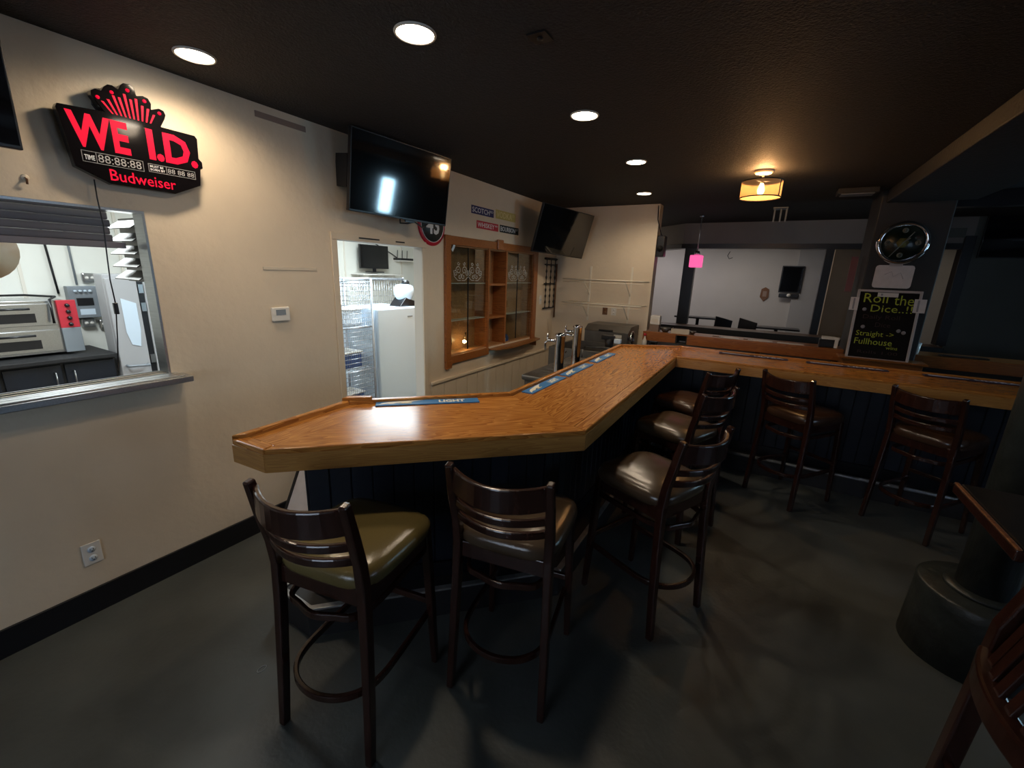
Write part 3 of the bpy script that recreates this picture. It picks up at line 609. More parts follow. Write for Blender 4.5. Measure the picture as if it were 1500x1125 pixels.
# pull light, price tag, figurine
pl = thing('puck_light', 'small glowing light with a pull chain inside the left bay of the oak cabinet', 'light', (-.08, 3.83, 1.0))
MB().lathe([(.0, -.02), (.018, -.012), (.022, 0), (.018, .012), (0, .02)], (0, 0, 0), 16).build('bulb', 'warm', pl); MB().tube([(0, .0, .02), (0, .03, .1), (0, .10, .25)], .002, 5).build('chain', 'tape', pl); MB().lathe([(.008, .07), (.008, .1)], (0, .02, 0), 8).build('switch', 'brownplate', pl)
tag(MB().box((-.012, 0, 0), (-.008, .028, .07), rot=Matrix.Translation((.03, 3.47, 1.95)) @ Matrix.Rotation(R(-35), 4, 'X')).build('price_tag', 'white'), 'small white tag stuck at the top left of the oak cabinet door', 'tag')
fg = thing('trinket', 'small teal and white figurine on the floor of the right cabinet bay', 'figurine', (-.08, 4.70, .90)); MB().lathe([(.0, 0), (.045, 0), (.05, .05), (.03, .09), (.0, .1)], (0, 0, 0), 14).build('body', 'blueplastic', fg); MB().lathe([(.0, 0), (.025, 0), (.028, .05), (0, .07)], (.02, -.06, 0), 10).build('side_piece', 'white', fg)

# iron rack, switch, corner pipe
ir = thing('iron_wall_rack', 'black twisted iron rack with three uprights hanging beside the oak cabinet', 'rack', mw=wallA(5.74, 1.62, .0))
for k, u in enumerate((-.14, 0, .14)):
    pts = [(u, .34-i*.0283, .03) for i in range(25)]
    MB().tube(pts, .008, 6, scales=[1.7 if i % 3 == 0 else .8 for i in range(25)]).build('upright', 'iron', ir)
for v in (.34, .26, .0, -.34): MB().tube([(-.19, v, .025), (.19, v, .025)], .009 if v < .3 else .016, 6).build('cross_bar', 'iron', ir)
sw = thing('light_switch', 'white switch plate between the oak cabinet and the iron rack', 'switch', mw=wallA(5.50, 1.40)); MB().box((-.035, -.06, 0), (.035, .06, .006)).build('plate', 'whitep', sw, bevel=.002); MB().box((-.006, -.012, .006), (.006, .012, .016)).build('toggle', 'white', sw)
tag(MB().tube([(.03, 5.93, 1.13), (.03, 5.93, 1.9)], .012, 8).build('corner_pipe', 'brownplate'), 'thin brownish pipe in the corner behind the bar', 'pipe')

# wire shelves on the service wall
for z, n in ((1.70, 'upper'), (1.385, 'lower')):
    t = thing('wire_shelf', n+' cream wire shelf on the wall behind the bar', 'shelf', (0, 5.96, z), group=None)
    b = MB()
    for i in range(44): b.tube([(.26+i*.0255, -.30, 0), (.26+i*.0255, -.01, 0)], .0022, 4)
    b.build('wires', 'wire', t); MB().tube([(.26, -.30, 0), (1.37, -.30, 0)], .009, 6).build('front_rail', 'wire', t); MB().tube([(.26, -.30, -.035), (1.37, -.30, -.035)], .005, 6).build('lip_rail', 'wire', t); MB().tube([(.26, -.01, 0), (1.37, -.01, 0)], .005, 6).build('rear_rail', 'wire', t)
    for x in (.55, 1.13): MB().tube([(x, -.29, -.006), (x, -.015, -.20)], 0, prof=(.008, .014)).build('strut', 'wire', t)
for x, n in ((.55, 'left'), (1.13, 'right')): tag(box('shelf_standard', (x-.012, 5.95, 1.13), (x+.012, 5.96, 1.88), 'wire'), n+' slotted upright holding the cream wire shelves', 'bracket')
for x, m_, n in ((.80, 'brownplate', 'brown'), (.925, 'whitep', 'white')):
    t = thing('wall_outlet', n+' outlet plate under the cream wire shelves', 'outlet', mw=facing(x, 5.96, 1.28)); MB().box((-.036, -.055, 0), (.036, .055, .006)).build('plate', m_, t, bevel=.002)
    for v in (-.022, .022): MB().lathe([(.014, .006), (.014, .009)], (0, v, 0), 14).build('socket', m_, t)
sp_ = thing('wall_speaker', 'small black speaker on the end of the wall behind the bar', 'speaker', (1.40, 5.98, 2.02))
box('cabinet', (.0, .0, 0), (.10, .14, .26), 'plastic', sp_, bevel=.01); MB().lathe([(.04, 0), (.03, .006)], (.05, -.006, .10), 16, 'y').build('cone', 'blackmat', sp_)
MB().tube([(-.02, -.025, .62), (-.01, -.03, .45), (.05, -.02, .27), (.06, .02, .26)], .006, 6).build('wire', 'plastic', sp_)

# ------------------------------------------------------------------ bar
ZT, ZB = 1.07, .98
s2 = math.sqrt(.5)
A_, B_, C_, D_ = (.96, .84), (1.16, .85), (2.11, 1.77), (2.11, 4.08)
E_, F_, G_, Hh, I_, J_ = (5.6, 4.08), (5.6, 4.66), (2.05, 4.66), (1.51, 4.31), (1.52, 2.08), (.92, 1.44)
bt = thing('bar_counter', 'long bent bar with a glossy orange oak top over a dark navy boarded front', 'bar', (0, 0, 0))
def seg(name, pts, z0_, z1_, org, ang, m, parent, bev=0, off=0):
    c, s_ = math.cos(ang), math.sin(ang)
    uvf = lambda p: ((p.x-org[0])*c+(p.y-org[1])*s_+off, -(p.x-org[0])*s_+(p.y-org[1])*c+p.z*1.7+off)
    return MB().prism(pts, z0_, z1_, uvf=uvf).build(name, m, parent, bev)
# main boards (inset) : left leg at 45 degrees, long leg along the wall, right leg
K_ = (1.16+.0, .99)
def lerp(a, b, t): return (a[0]+(b[0]-a[0])*t, a[1]+(b[1]-a[1])*t)
iA, iB, iC, iD, iE, iF, iG, iH, iI, iJ = (.99, .90), (1.145, .905), (2.04, 1.80), (2.04, 4.155), (5.6, 4.155), (5.6, 4.63), (2.06, 4.63), (1.545, 4.295), (1.55, 2.07), (.955, 1.43)
seg('countertop', [iB, iC, iI, (1.19, 1.69)], ZB+.02, ZT, iB, PI/4, 'oak', bt)
seg('countertop', [iA, iB, (1.19, 1.69), iJ], ZB+.02, ZT, iA, PI/2, 'oak', bt, off=3)
seg('countertop', [iC, iD, iG, iH, iI], ZB+.02, ZT, iC, PI/2, 'oak', bt, off=7)
seg('countertop', [iD, iE, iF, iG], ZB+.02, ZT, iD, 0, 'oak', bt, off=11)
# border strips with a small recessed joint, then the front edge boards
def strip(a, b, c, d, ang, name='edge_board', z0_=ZB, z1_=ZT+.004, m='oak', bev=.006, off=0): return seg(name, [a, b, c, d], z0_, z1_, a, ang, m, bt, bev, off)
strip(A_, B_, (1.148, .902), (.987, .897), 0, off=1)
strip(B_, C_, (2.043, 1.799), (1.148, .902), PI/4, off=2)
strip(C_, D_, (2.043, 4.158), (2.043, 1.799), PI/2, off=4)
strip(D_, E_, (5.6, 4.158), (2.043, 4.158), 0, off=5)
# lighter apron under the lip (slightly recessed)
def apron(a, b, ang, off):
    n = Vector((b[1]-a[1], -(b[0]-a[0]))).normalized(); e = .0025
    pa, pb = (a[0]+n.x*e, a[1]+n.y*e), (b[0]+n.x*e, b[1]+n.y*e)
    seg('apron', [pa, pb, (b[0]-n.x*.02, b[1]-n.y*.02), (a[0]-n.x*.02, a[1]-n.y*.02)], ZB-.004, ZT-.018, a, ang, 'oakedge', bt, .002, off)
apron(A_, B_, 0, 1); apron(B_, C_, PI/4, 3); apron(C_, D_, PI/2, 6); apron(D_, E_, 0, 9)
for a, b, c, d, ang in ((J_, A_, (.99, .88), (.957, 1.42), -PI/2), (I_, J_, (.957, 1.42), (1.548, 2.068), PI/4), (Hh, I_, (1.548, 2.068), (1.545, 4.29), PI/2), (G_, Hh, (1.545, 4.29), (2.06, 4.627), 0), (F_, G_, (2.06, 4.627), (5.6, 4.627), 0)):
    strip(a, b, c, d, ang, 'back_rail', ZB, ZT+.02, bev=.005)
seg('rail_cap', [(.925, 1.40), (1.03, 1.50), (1.01, 1.525), (.915, 1.45)], ZT+.018, ZT+.036, J_, PI/4, 'oak', bt, .004)

bb = bt
core = [(.99, 1.13), (1.825, 1.955), (1.825, 4.515), (5.6, 4.515), (5.6, 4.62), (1.68, 4.62), (1.68, 2.02), (.80, 1.33)]
MB().prism(core, 0, ZB-.004).build('core', 'blackmat', bb)
def boards(a, b, w_=.1):
    a = Vector(a); b = Vector(b); d = (b-a); L0 = d.length; n = max(1, round(L0/w_)); w_ = L0/n; d.normalize(); ang = math.atan2(d.y, d.x)
    first = None
    for i in range(n):
        if first is None: o = MB().box((.002, -.012, .25), (w_-.002, 0, ZB-.004)).build('board', 'navy', bb, bevel=.003, seg=1); first = o
        else: o = first.copy(); COL.objects.link(o)
        p = a+d*(i*w_); o.location = (p.x, p.y, 0); o.rotation_euler = (0, 0, ang)
    k = MB().box((0, -.018, .16), (L0, 0, .248)).build('kick_rail', 'black', bb); k.location = (a.x, a.y, 0); k.rotation_euler = (0, 0, ang)
boards((.99, 1.13), (1.825, 1.955)); boards((1.825, 1.955), (1.825, 4.515)); boards((1.825, 4.515), (5.6, 4.515)); boards((.80, 1.33), (.99, 1.13))
stp = [(1.05, 1.02), (1.97, 1.935), (1.97, 4.38), (5.6, 4.38), (5.6, 4.50), (1.82, 4.50), (1.82, 1.97), (.98, 1.14), (.82, 1.30), (.80, 1.03)]
stp = [(.80, 1.03), (1.06, 1.02), (1.97, 1.935), (1.97, 4.38), (5.6, 4.38), (5.6, 4.50), (1.82, 4.50), (1.82, 2.0), (.985, 1.15), (.80, 1.32)]
MB().prism(stp, 0, .155).build('foot_step', 'blackmat', bb, bevel=.003)
def nosing(pts, name='step_nosing'):
    MB().tube([(p[0], p[1], .157) for p in pts], 0, prof=(.03, .012)).build(name, 'alu', bb, bevel=.002)
nosing([(.81, 1.31), (.81, 1.045)]); nosing([(.81, 1.045), (1.055, 1.035)]); nosing([(1.055, 1.035), (1.958, 1.945)]); nosing([(1.958, 1.945), (1.958, 4.39)]); 
MB().tube([(1.96, 4.385, .16), (5.6, 4.385, .16)], .016, 8).build('step_nosing', 'alu', bb)

# bar mats on the rear edge
def barmat(label, loc, ang, L0, kind, group=None):
    t = thing('bar_mat', label, 'bar mat', (*loc, ZT+.0005), ang, group)
    if kind == 'blue':
        MB().box((0, 0, 0), (L0, .075, .006)).build('mat', 'blue', t, bevel=.002)
        MB().prism([(.03*L0, .012), (.10*L0, .025), (.16*L0, .02), (.22*L0, .035), (.30*L0, .03), (.36*L0, .05), (.45*L0, .066), (.30*L0, .062), (.12*L0, .05), (.06*L0, .035)], .006, .007).build('mountain_print', 'cream', t)
        MB().prism([(.20*L0, .018), (.26*L0, .03), (.34*L0, .026), (.33*L0, .018)], .007, .0074).build('field_print', 'signpale', t)
        text('lettering', 'LIGHT', (.60*L0, .016, .86*L0, .058), 'cream', t, .006, bold=.04)
    else:
        MB().box((0, 0, 0), (L0, .07, .008)).build('mat', 'purple', t, bevel=.002)
        MB().prism([(.05*L0, .03), (.46*L0, .022), (.46*L0, .034), (.05*L0, .05)], .008, .009).build('stripe_print', 'lavender', t)
        text('lettering', 'ULTRA', (.52*L0, .014, .94*L0, .052), 'lavender', t, .008, bold=.03)
barmat('blue bar mat along the angled left leg of the bar', (1.085, 1.475), R(44), .54, 'blue')
for i, (yy, n) in enumerate(((2.17, 'nearest'), (2.72, 'middle'), (3.32, 'farthest'))):
    barmat('blue bar mat on the long leg of the bar, %s of three' % n, (1.63, yy), R(90), .50, 'blue', 'blue bar mats on the long leg')
for x, n in ((2.42, 'nearest the corner of the bar'), (3.13, 'in front of the chalkboard'), (3.92, 'farthest right by the steel post')): barmat('dark purple bar mat with a pale stripe, '+n, (x, 4.545), 0, .57, 'purple', 'dark bar mats on the right leg')

# ------------------------------------------------------------------ behind the bar
ub = thing('underbar_drainboard', 'stainless ribbed drainboard behind the bar under the beer towers', 'drainboard', (.98, 3.22, 0))
box('drain_deck', (0, 0, .85), (.50, 1.10, .90), 'steeld', ub, bevel=.015); box('front_apron', (.02, .03, .60), (.48, .05, .85), 'steeld', ub)
fl = None
for i in range(9):
    if fl is None: o = MB().box((.06, 0, .90), (.44, .02, .905)).build('drain_rib', 'steeld', ub, bevel=.002); fl = o
    else: o = fl.copy(); COL.objects.link(o)
    o.location = (0, .12+i*.1, 0)
for x, y in ((.04, .05), (.46, .05), (.04, 1.05), (.46, 1.05)): MB().tube([(x, y, 0), (x, y, .85)], .018, 8).build('leg', 'blackmat', ub)
us = thing('underbar_sink', 'stainless sink unit behind the drainboard near the ice bin', 'sink', (.60, 4.58, 0))
bas = MB(); bas.box((0, 0, .60), (.80, .03, .93)); bas.box((0, .70, .60), (.80, .73, .93)); bas.box((0, .03, .60), (.04, .70, .93)); bas.box((.76, .03, .60), (.80, .70, .93)); bas.box((.04, .03, .60), (.76, .70, .63)); bas.build('basin', 'steeld', us, bevel=.004)
for x, y in ((.04, .05), (.76, .05), (.04, .68), (.76, .68)): MB().tube([(x, y, 0), (x, y, .6)], .018, 8).build('leg', 'blackmat', us)
for (x, y, h, n) in ((1.27, 3.36, .36, 'nearer'), (1.25, 3.80, .39, 'farther')):
    t = thing('beer_tower', n+' chrome draft beer tower behind the bar rail', 'tap', (x, y, .905))
    MB().lathe([(.07, 0), (.07, .012), (.045, .02), (.042, .03), (.042, h-.02), (.046, h-.015), (.046, h), (.02, h+.012)], (0, 0, 0), 24).build('column', 'chrome', t)
    f = MB().tube([(-.03, 0, h-.06), (-.10, -.0, h-.06), (-.13, 0, h-.065)], .014, 10).build('tap_shank', 'chrome', t)
    MB().tube([(-.12, 0, h-.05), (-.14, 0, h-.10), (-.135, 0, h-.15)], .010, 10).build('spout', 'chrome', f); MB().lathe([(.006, 0), (.010, .03), (.006, .05)], (-.12, 0, h-.05), 10).build('lever_collar', 'chrome', f)
fa = thing('sink_faucet', 'small chrome faucet left of the beer towers', 'faucet', (1.03, 3.93, .901)); MB().tube([(0, 0, 0), (0, 0, .24), (.05, 0, .29), (.13, 0, .28), (.15, 0, .22)], .012, 8).build('spout', 'chrome', fa); MB().tube([(0, -.07, .06), (0, .07, .06)], .014, 8).build('valve_body', 'chrome', fa)
for s_ in (-1, 1): MB().tube([(0, .07*s_, .06), (.03, .09*s_, .10)], .008, 6).build('handle', 'chrome', fa)
tag(MB().tube([(1.08, 4.40, .60), (1.08, 4.42, .97), (1.10, 4.50, 1.0), (1.36, 4.50, 1.0), (1.40, 4.44, .97), (1.40, 4.42, .6)], .012, 8).build('bent_rail', 'plastic'), 'bent black rail beside the sink behind the bar', 'rail')
ice = thing('ice_bin', 'grey stainless ice bin with a sloping lid by the service wall', 'ice bin', (.72, 5.42, 0))
box('body', (0, 0, .1), (.58, .50, 1.06), 'steeld', ice, bevel=.006); MB().prism([(-.01, 1.06), (.50, 1.06), (.50, 1.13), (.12, 1.13)], -.005, .585, axes=lambda u, v, w_: (w_, u, v)).build('lid', 'steeld', ice, bevel=.004)
box('label_plate', (.40, -.003, .99), (.50, 0, 1.03), 'whitep', ice); box('lid_handle', (.2, -.02, 1.07), (.38, .01, 1.085), 'blackmat', ice)
for x, y in ((.03, .03), (.55, .03), (.03, .47), (.55, .47)): MB().tube([(x, y, 0), (x, y, .1)], .02, 8).build('foot', 'blackmat', ice)
hr = thing('hose_reel', 'round chrome and black coiled hose on the side of the ice bin', 'hose', (1.36, 5.40, 1.0))
MB().tube([(0, .075*math.cos(a*PI/12), .09*math.sin(a*PI/12)) for a in range(24)], .010, 8, closed=True, up=(1, 0, 0)).build('coil', 'chrome', hr); MB().tube([(-.01, .055*math.cos(a*PI/12), .07*math.sin(a*PI/12)) for a in range(24)], .012, 8, closed=True, up=(1, 0, 0)).build('inner_coil', 'plastic', hr); box('bracket', (-.055, -.02, -.02), (0, .02, .02), 'plastic', hr)
sg_ = thing('soda_gun', 'black soda gun with a white button pad behind the bar rail', 'soda gun', (1.28, 4.72, .93)); MB().lathe([(.03, 0), (.045, .06), (.05, .13), (.03, .15)], (0, 0, 0), 12).build('holster', 'plastic', sg_); box('gun_head', (-.09, -.03, .13), (.06, .03, .18), 'plastic', sg_, bevel=.01); box('pad', (.06, -.03, .10), (.13, .03, .15), 'white', sg_, bevel=.005)
ubs = thing('backbar_cooler', 'low stainless backbar cooler under the service wall', 'cooler', (1.30, 5.35, 0)); box('body', (.06, .1, .05), (.8, .58, .80), 'steeld', ubs, bevel=.01); box('top', (.05, .08, .80), (.82, .60, .84), 'steeld', ubs, bevel=.006); box('door', (.10, .085, .1), (.76, .1, .76), 'steeld', ubs, bevel=.004)

# clutter on the ledge
lz = 1.061
nb = thing('napkin_dispenser', 'cream rectangular dispenser on a stack at the left end of the ledge', 'dispenser', (1.50, 5.99, lz+.085)); box('body', (-.065, -.05, 0), (.065, .05, .12), 'whitep', nb, bevel=.012); box('slot', (-.04, -.052, .03), (.04, -.05, .08), 'trimwhite', nb)
cs = thing('coaster_stack', 'stack of brown coasters under the cream dispenser', 'coasters', (1.50, 5.99, lz))
for i in range(5): box('coaster', (-.06, -.06, i*.017), (.06, .06, i*.017+.014), 'tapebr', cs, bevel=.002)
by = thing('glass_bowl', 'round glass bowl beside the coaster stack on the ledge', 'bowl', (1.64, 5.98, lz)); MB().lathe([(.03, 0), (.05, .02), (.065, .06), (.06, .06), (.045, .025), (.02, .01)], (0, 0, 0), 20).build('bowl', 'steeld', by)
br = thing('cardboard_tray', 'low tan cardboard tray on the ledge right of the glass bowl', 'tray', (1.84, 5.98, lz)); box('tray', (-.11, -.07, 0), (.11, .07, .02), 'tape', br); box('contents', (-.1, -.06, .02), (.09, .06, .055), 'tapebr', br, bevel=.01); box('side', (-.11, -.075, 0), (.11, -.07, .06), 'tape', br)
box('side', (-.115, -.07, 0), (-.11, .07, .06), 'tape', br)
by2 = thing('glass_bowl', 'smaller glass dish at the right end of the cardboard tray', 'bowl', (1.98, 5.98, lz)); MB().lathe([(.02, 0), (.035, .02), (.045, .045), (.04, .045), (.02, .01)], (0, 0, 0), 16).build('bowl', 'steeld', by2)
for x, wd, n in ((2.42, .20, 'left'), (2.75, .26, 'middle'), (3.06, .26, 'right')):
    tag(MB().box((x-wd/2, 5.90, lz), (x+wd/2, 5.99, lz+.006)).build('paper_slip', 'paper', bevel=.001), 'flat pale paper strip on the ledge, %s of three' % n, 'paper', 'paper strips on the ledge')
for x, n in ((2.27, 'left'), (2.62, 'right')):
    t = thing('bottle_opener', 'small dark opener lying on the ledge, %s one' % n, 'opener', (x, 5.98, lz)); box('handle', (-.05, -.01, 0), (.03, .01, .008), 'brownplate', t, bevel=.003); MB().tube([(.045+.015*math.cos(a*PI/6), .015*math.sin(a*PI/6), .006) for a in range(12)], .004, 6, closed=True).build('ring', 'steel', t)
pn = thing('napkin_holder', 'black and cream napkin holder at the right end of the ledge beside the pillar', 'holder', (3.42, 5.98, lz)); box('holder', (-.09, -.05, 0), (.05, .05, .09), 'plastic', pn, bevel=.006); box('napkins', (-.07, -.045, .09), (.09, .045, .12), 'whitep', pn); box('end_plate', (.05, -.05, 0), (.085, .05, .12), 'whitep', pn, bevel=.004)
bxp = thing('card_reader', 'small black device hanging under the left end of the ledge', 'device', (1.52, 5.84, .90)); box('body', (-.04, 0, -.02), (.06, .05, .035), 'plastic', bxp, bevel=.004); box('screen', (-.02, -.002, -.005), (.04, 0, .02), 'screen', bxp)
rb = thing('red_bottle_cluster', 'red topped bottle in front of the left end of the ledge', 'bottle', (1.43, 5.78, .84)); MB().lathe([(.03, 0), (.03, .10), (.012, .14), (.012, .17)], (0, 0, 0), 14).build('body', 'whitep', rb); MB().lathe([(.018, .17), (.018, .2)], (0, 0, 0), 12).build('cap', 'red', rb)

# chalkboard, whiteboard, clock on the pillar
Wc, Hc = .46, .66
ch = thing('chalkboard', 'framed menu chalkboard reading Roll the Dice leaning on the pillar', 'chalkboard', mw=frame((3.785, 5.555, 1.04), (1, 0, 0), (0, .16, 1)))
MB().box((-Wc/2, 0, -.012), (Wc/2, Hc, 0)).build('board', 'chalk', ch)
for a, b in (((-Wc/2-.022, -.022), (-Wc/2, Hc+.022)), ((Wc/2, -.022), (Wc/2+.022, Hc+.022)), ((-Wc/2, -.022), (Wc/2, 0)), ((-Wc/2, Hc), (Wc/2, Hc+.022))): MB().box((a[0], a[1], -.015), (b[0], b[1], .008)).build('frame_bar', 'frameg', ch, bevel=.003)
for s_, rc, m_ in (('Roll', (-.19, .555, .0, .645), 'chalkg'), ('the', (.05, .54, .20, .635), 'chalkg'), ('Dice..!!', (-.12, .465, .20, .535), 'chalkg'), ('Daily Roll', (-.17, .38, .12, .435), 'chalkr'), ('Dice', (-.06, .315, .06, .36), 'chalkr'),
        ('Straight ->', (-.20, .205, .10, .27), 'chalkg'), ('Fullhouse', (-.20, .135, .10, .195), 'chalkg'), ('wins', (.06, .10, .15, .13), 'chalkg'), ('Rolls 1.00', (-.16, .045, .16, .075), 'chalkr')): text('chalk_lettering', s_, rc, m_, ch, .0, bold=-.004)
for u, v in ((-.17, .485), (-.155, .31), (.13, .29), (.17, .275)): MB().lathe([(.018, 0), (.014, .002)], (u, v, 0), 10).build('chalk_doodle', 'chalkw', ch)
for (u, v, w_, h_) in ((-.30, .47, .07, .13), (.20, .475, .09, .13), (-.09, .615, .16, .04)):
    MB().box((u, v, .008), (u+w_, v+h_, .011)).build('taped_note', 'paper', ch); text('note_mark', '1', (u+.025, v+.01, u+.04, v+h_-.01), 'chalkw', ch, .011)
wbd = thing('whiteboard', 'small blank whiteboard with rounded corners between the clock and the chalkboard', 'whiteboard', mw=facing(3.79, 5.715, 1.845))
rr = [(.125*sx+(.025*math.cos(a)), .085*sy_+(.025*math.sin(a))) for sx, sy_, a0 in ((1, 1, 0), (-1, 1, PI/2), (-1, -1, PI), (1, -1, 1.5*PI)) for a in (a0, a0+PI/4, a0+PI/2)]
rr = [(x-.0, y) for x, y in rr]; MB().prism(rr, 0, .008).build('panel', 'paper', wbd); MB().box((-.05, .10, .004), (.05, .12, .018)).build('clip', 'frameg', wbd)
MB().tube([(-.07, .02, .0085), (-.02, .05, .0085), (.0, .0, .0085), (.05, .04, .0085), (.08, -.02, .0085)], .0015, 4).build('faint_scribble', 'chalkw', wbd)
ck = thing('wall_clock', 'round chrome-rimmed clock with a dark green face on the pillar', 'clock', mw=facing(3.795, 5.72, 2.165))
MB().lathe([(.20, 0), (.205, .03), (.195, .055), (.175, .06), (.163, .045), (.163, .001)], (0, 0, 0), 48).build('bezel', 'chrome', ck)
MB().lathe([(.162, .02), (.16, .03)], (0, 0, 0), 48).build('face', 'clockface', ck)
fa_ = ck.children[-1]
for s_, u, v in (('12', 0, .115), ('3', .115, 0), ('6', 0, -.115), ('9', -.115, 0)):
    MB().lathe([(.024, .030), (.024, .031)], (u, v, 0), 16).build('numeral_disc', 'clockgrey', fa_); text('numeral', s_, (u-.010, v-.012, u+.010, v+.012), 'clockface', fa_, .031)
MB().lathe([(.05, .03), (.05, .0305)], (0, -.0, 0), 6).build('face_emblem', 'clockgold', fa_)
MB().tube([(.07, .10, .036), (-.08, -.13, .036)], 0, prof=(.007, .002)).build('minute_hand', 'clockgrey', ck); MB().tube([(0, 0, .034), (.05, .045, .034)], 0, prof=(.009, .002)).build('hour_hand', 'clockgrey', ck)
tag(MB().box((3.47, 6.05, 1.68), (3.53, 6.07, 2.05)).build('pink_banner', 'red'), 'narrow pink-red strip hanging left of the pillar', 'banner'); bpy.data.objects['pink_banner'].data.materials[0] = mat('faded_pink', (.22, .09, .10), .6)
cpn_ = thing('paper_cup', 'white cup on the ledge just right of the chalkboard', 'cup', (4.17, 5.98, 1.08)); MB().lathe([(.028, 0), (.036, .11), (.033, .11), (.025, .005)], (0, 0, 0), 18).build('cup', 'whitep', cpn_); MB().lathe([(.037, .108), (.037, .113), (.034, .113)], (0, 0, 0), 18).build('rim', 'white', cpn_)
sp2 = tag(MB().box((4.35, 5.93, 1.081), (4.72, 5.99, 1.095)).build('pool_cue_case', 'blackmat', bevel=.005), 'thin black bar lying on the dim ledge right of the pillar', 'bar')

# pendant with a pink glass cube, drum lamp, projector bracket
pk = thing('pink_pendant', 'small pendant lamp with a glowing pink glass cube shade', 'pendant lamp', (1.74, 7.2, H))
MB().lathe([(.03, 0), (.03, -.02)], (0, 0, 0), 14).build('canopy', 'steel', pk); MB().tube([(0, 0, -.02), (.0, 0, -.5)], .006, 6).build('stem', 'steel', pk); MB().lathe([(.03, -.5), (.04, -.53), (.04, -.56)], (0, 0, 0), 14).build('socket_cap', 'steel', pk)
MB().box((-.085, -.085, -.735), (.085, .085, -.56)).build('glass_shade', 'pink', pk, bevel=.01)
dl = thing('drum_lamp', 'warm semi-flush ceiling lamp with an amber drum shade', 'ceiling lamp', (2.55, 4.47, H))
MB().lathe([(.075, 0), (.075, -.012), (.06, -.025)], (0, 0, 0), 24).build('canopy', 'trimwhite', dl); MB().tube([(0, 0, -.02), (0, 0, -.1)], .008, 8).build('stem', 'iron', dl)
sh_ = MB(); n = 40
vs = [(.155*math.cos(2*PI*i/n), .155*math.sin(2*PI*i/n), z) for z in (-.085, -.215) for i in range(n)]
sh_.faces([Vector(v) for v in vs], [(i, (i+1) % n, n+(i+1) % n, n+i) for i in range(n)], smooth=True); sh_.build('shade', 'shade', dl)
for z in (-.085, -.215): MB().tube([(.156*math.cos(2*PI*i/n), .156*math.sin(2*PI*i/n), z) for i in range(n)], .005, 6, closed=True).build('shade_ring', 'iron', dl)
MB().tube([(.157*math.cos(-.5), .157*math.sin(-.5), -.085), (.157*math.cos(-.5), .157*math.sin(-.5), -.215)], .004, 6).build('shade_seam', 'iron', dl)
for a in (0, 2.1, 4.2): MB().tube([(0, 0, -.088), (.155*math.cos(a), .155*math.sin(a), -.088)], .003, 5).build('spider_arm', 'iron', dl)
MB().lathe([(.0, -.19), (.02, -.18), (.028, -.155), (.02, -.125), (.012, -.1)], (0, 0, 0), 16).build('bulb', 'warm', dl)
lp = bpy.data.lights.new('drum_bulb', 'POINT'); lp.energy = 17; lp.color = (1, .52, .2); lp.shadow_soft_size = .03; lo = bpy.data.objects.new('drum_bulb', lp); COL.objects.link(lo); lo.parent = dl; lo.location = (0, 0, -.06)
pj = thing('projector_bracket', 'grey ceiling bracket with prongs behind the drum lamp', 'bracket', (2.72, 6.7, H))
box('plate', (-.08, -.08, -.015), (.08, .08, 0), 'grey', pj); 
for x in (-.07, 0, .06): box('prong', (x, -.01, -.17), (x+.018, .01, -.015), 'grey', pj)
vt = thing('ceiling_vent', 'dark grey ceiling box just left of the pillar top', 'vent', (3.36, 5.6, H)); box('housing', (-.18, -.1, -.05), (.14, .1, 0), 'column', vt, bevel=.005); box('grille', (-.15, -.08, -.055), (.11, .08, -.05), 'grey', vt)
hk = thing('ceiling_plate', 'small black square plate on the ceiling between the downlights', 'plate', (1.80, 1.75, H)); box('plate', (-.04, -.04, -.006), (.04, .04, 0), 'plastic', hk); MB().lathe([(.012, -.012), (.012, -.006)], (0, 0, 0), 10).build('screw', 'plastic', hk)

# recessed downlights
ordn = ['above the lighted sign', 'nearest the viewer over the bar', 'second along the row over the bar', 'third along the row over the bar', 'last in the row near the service wall']
for (x, y), pw, n in zip(DOWN, DOWNP, ordn):
    t = thing('downlight', 'round recessed downlight, '+n, 'ceiling light', (x, y, H), group='recessed downlights')
    MB().tube([(.078*math.cos(a*PI/14), .078*math.sin(a*PI/14), -.003) for a in range(28)], .006, 6, closed=True).build('trim_ring', 'trimwhite', t)
    MB().lathe([(.074, -.001), (.060, -.008), (.0, -.010)], (0, 0, 0), 28).build('lens', 'bulb', t)
    l = bpy.data.lights.new('downlight_beam', 'SPOT'); l.energy = pw; l.color = (1, .80, .58); l.spot_size = R(165); l.spot_blend = .6; l.shadow_soft_size = .06
    lo = bpy.data.objects.new('downlight_beam', l); COL.objects.link(lo); lo.parent = t; lo.location = (0, 0, -.02)

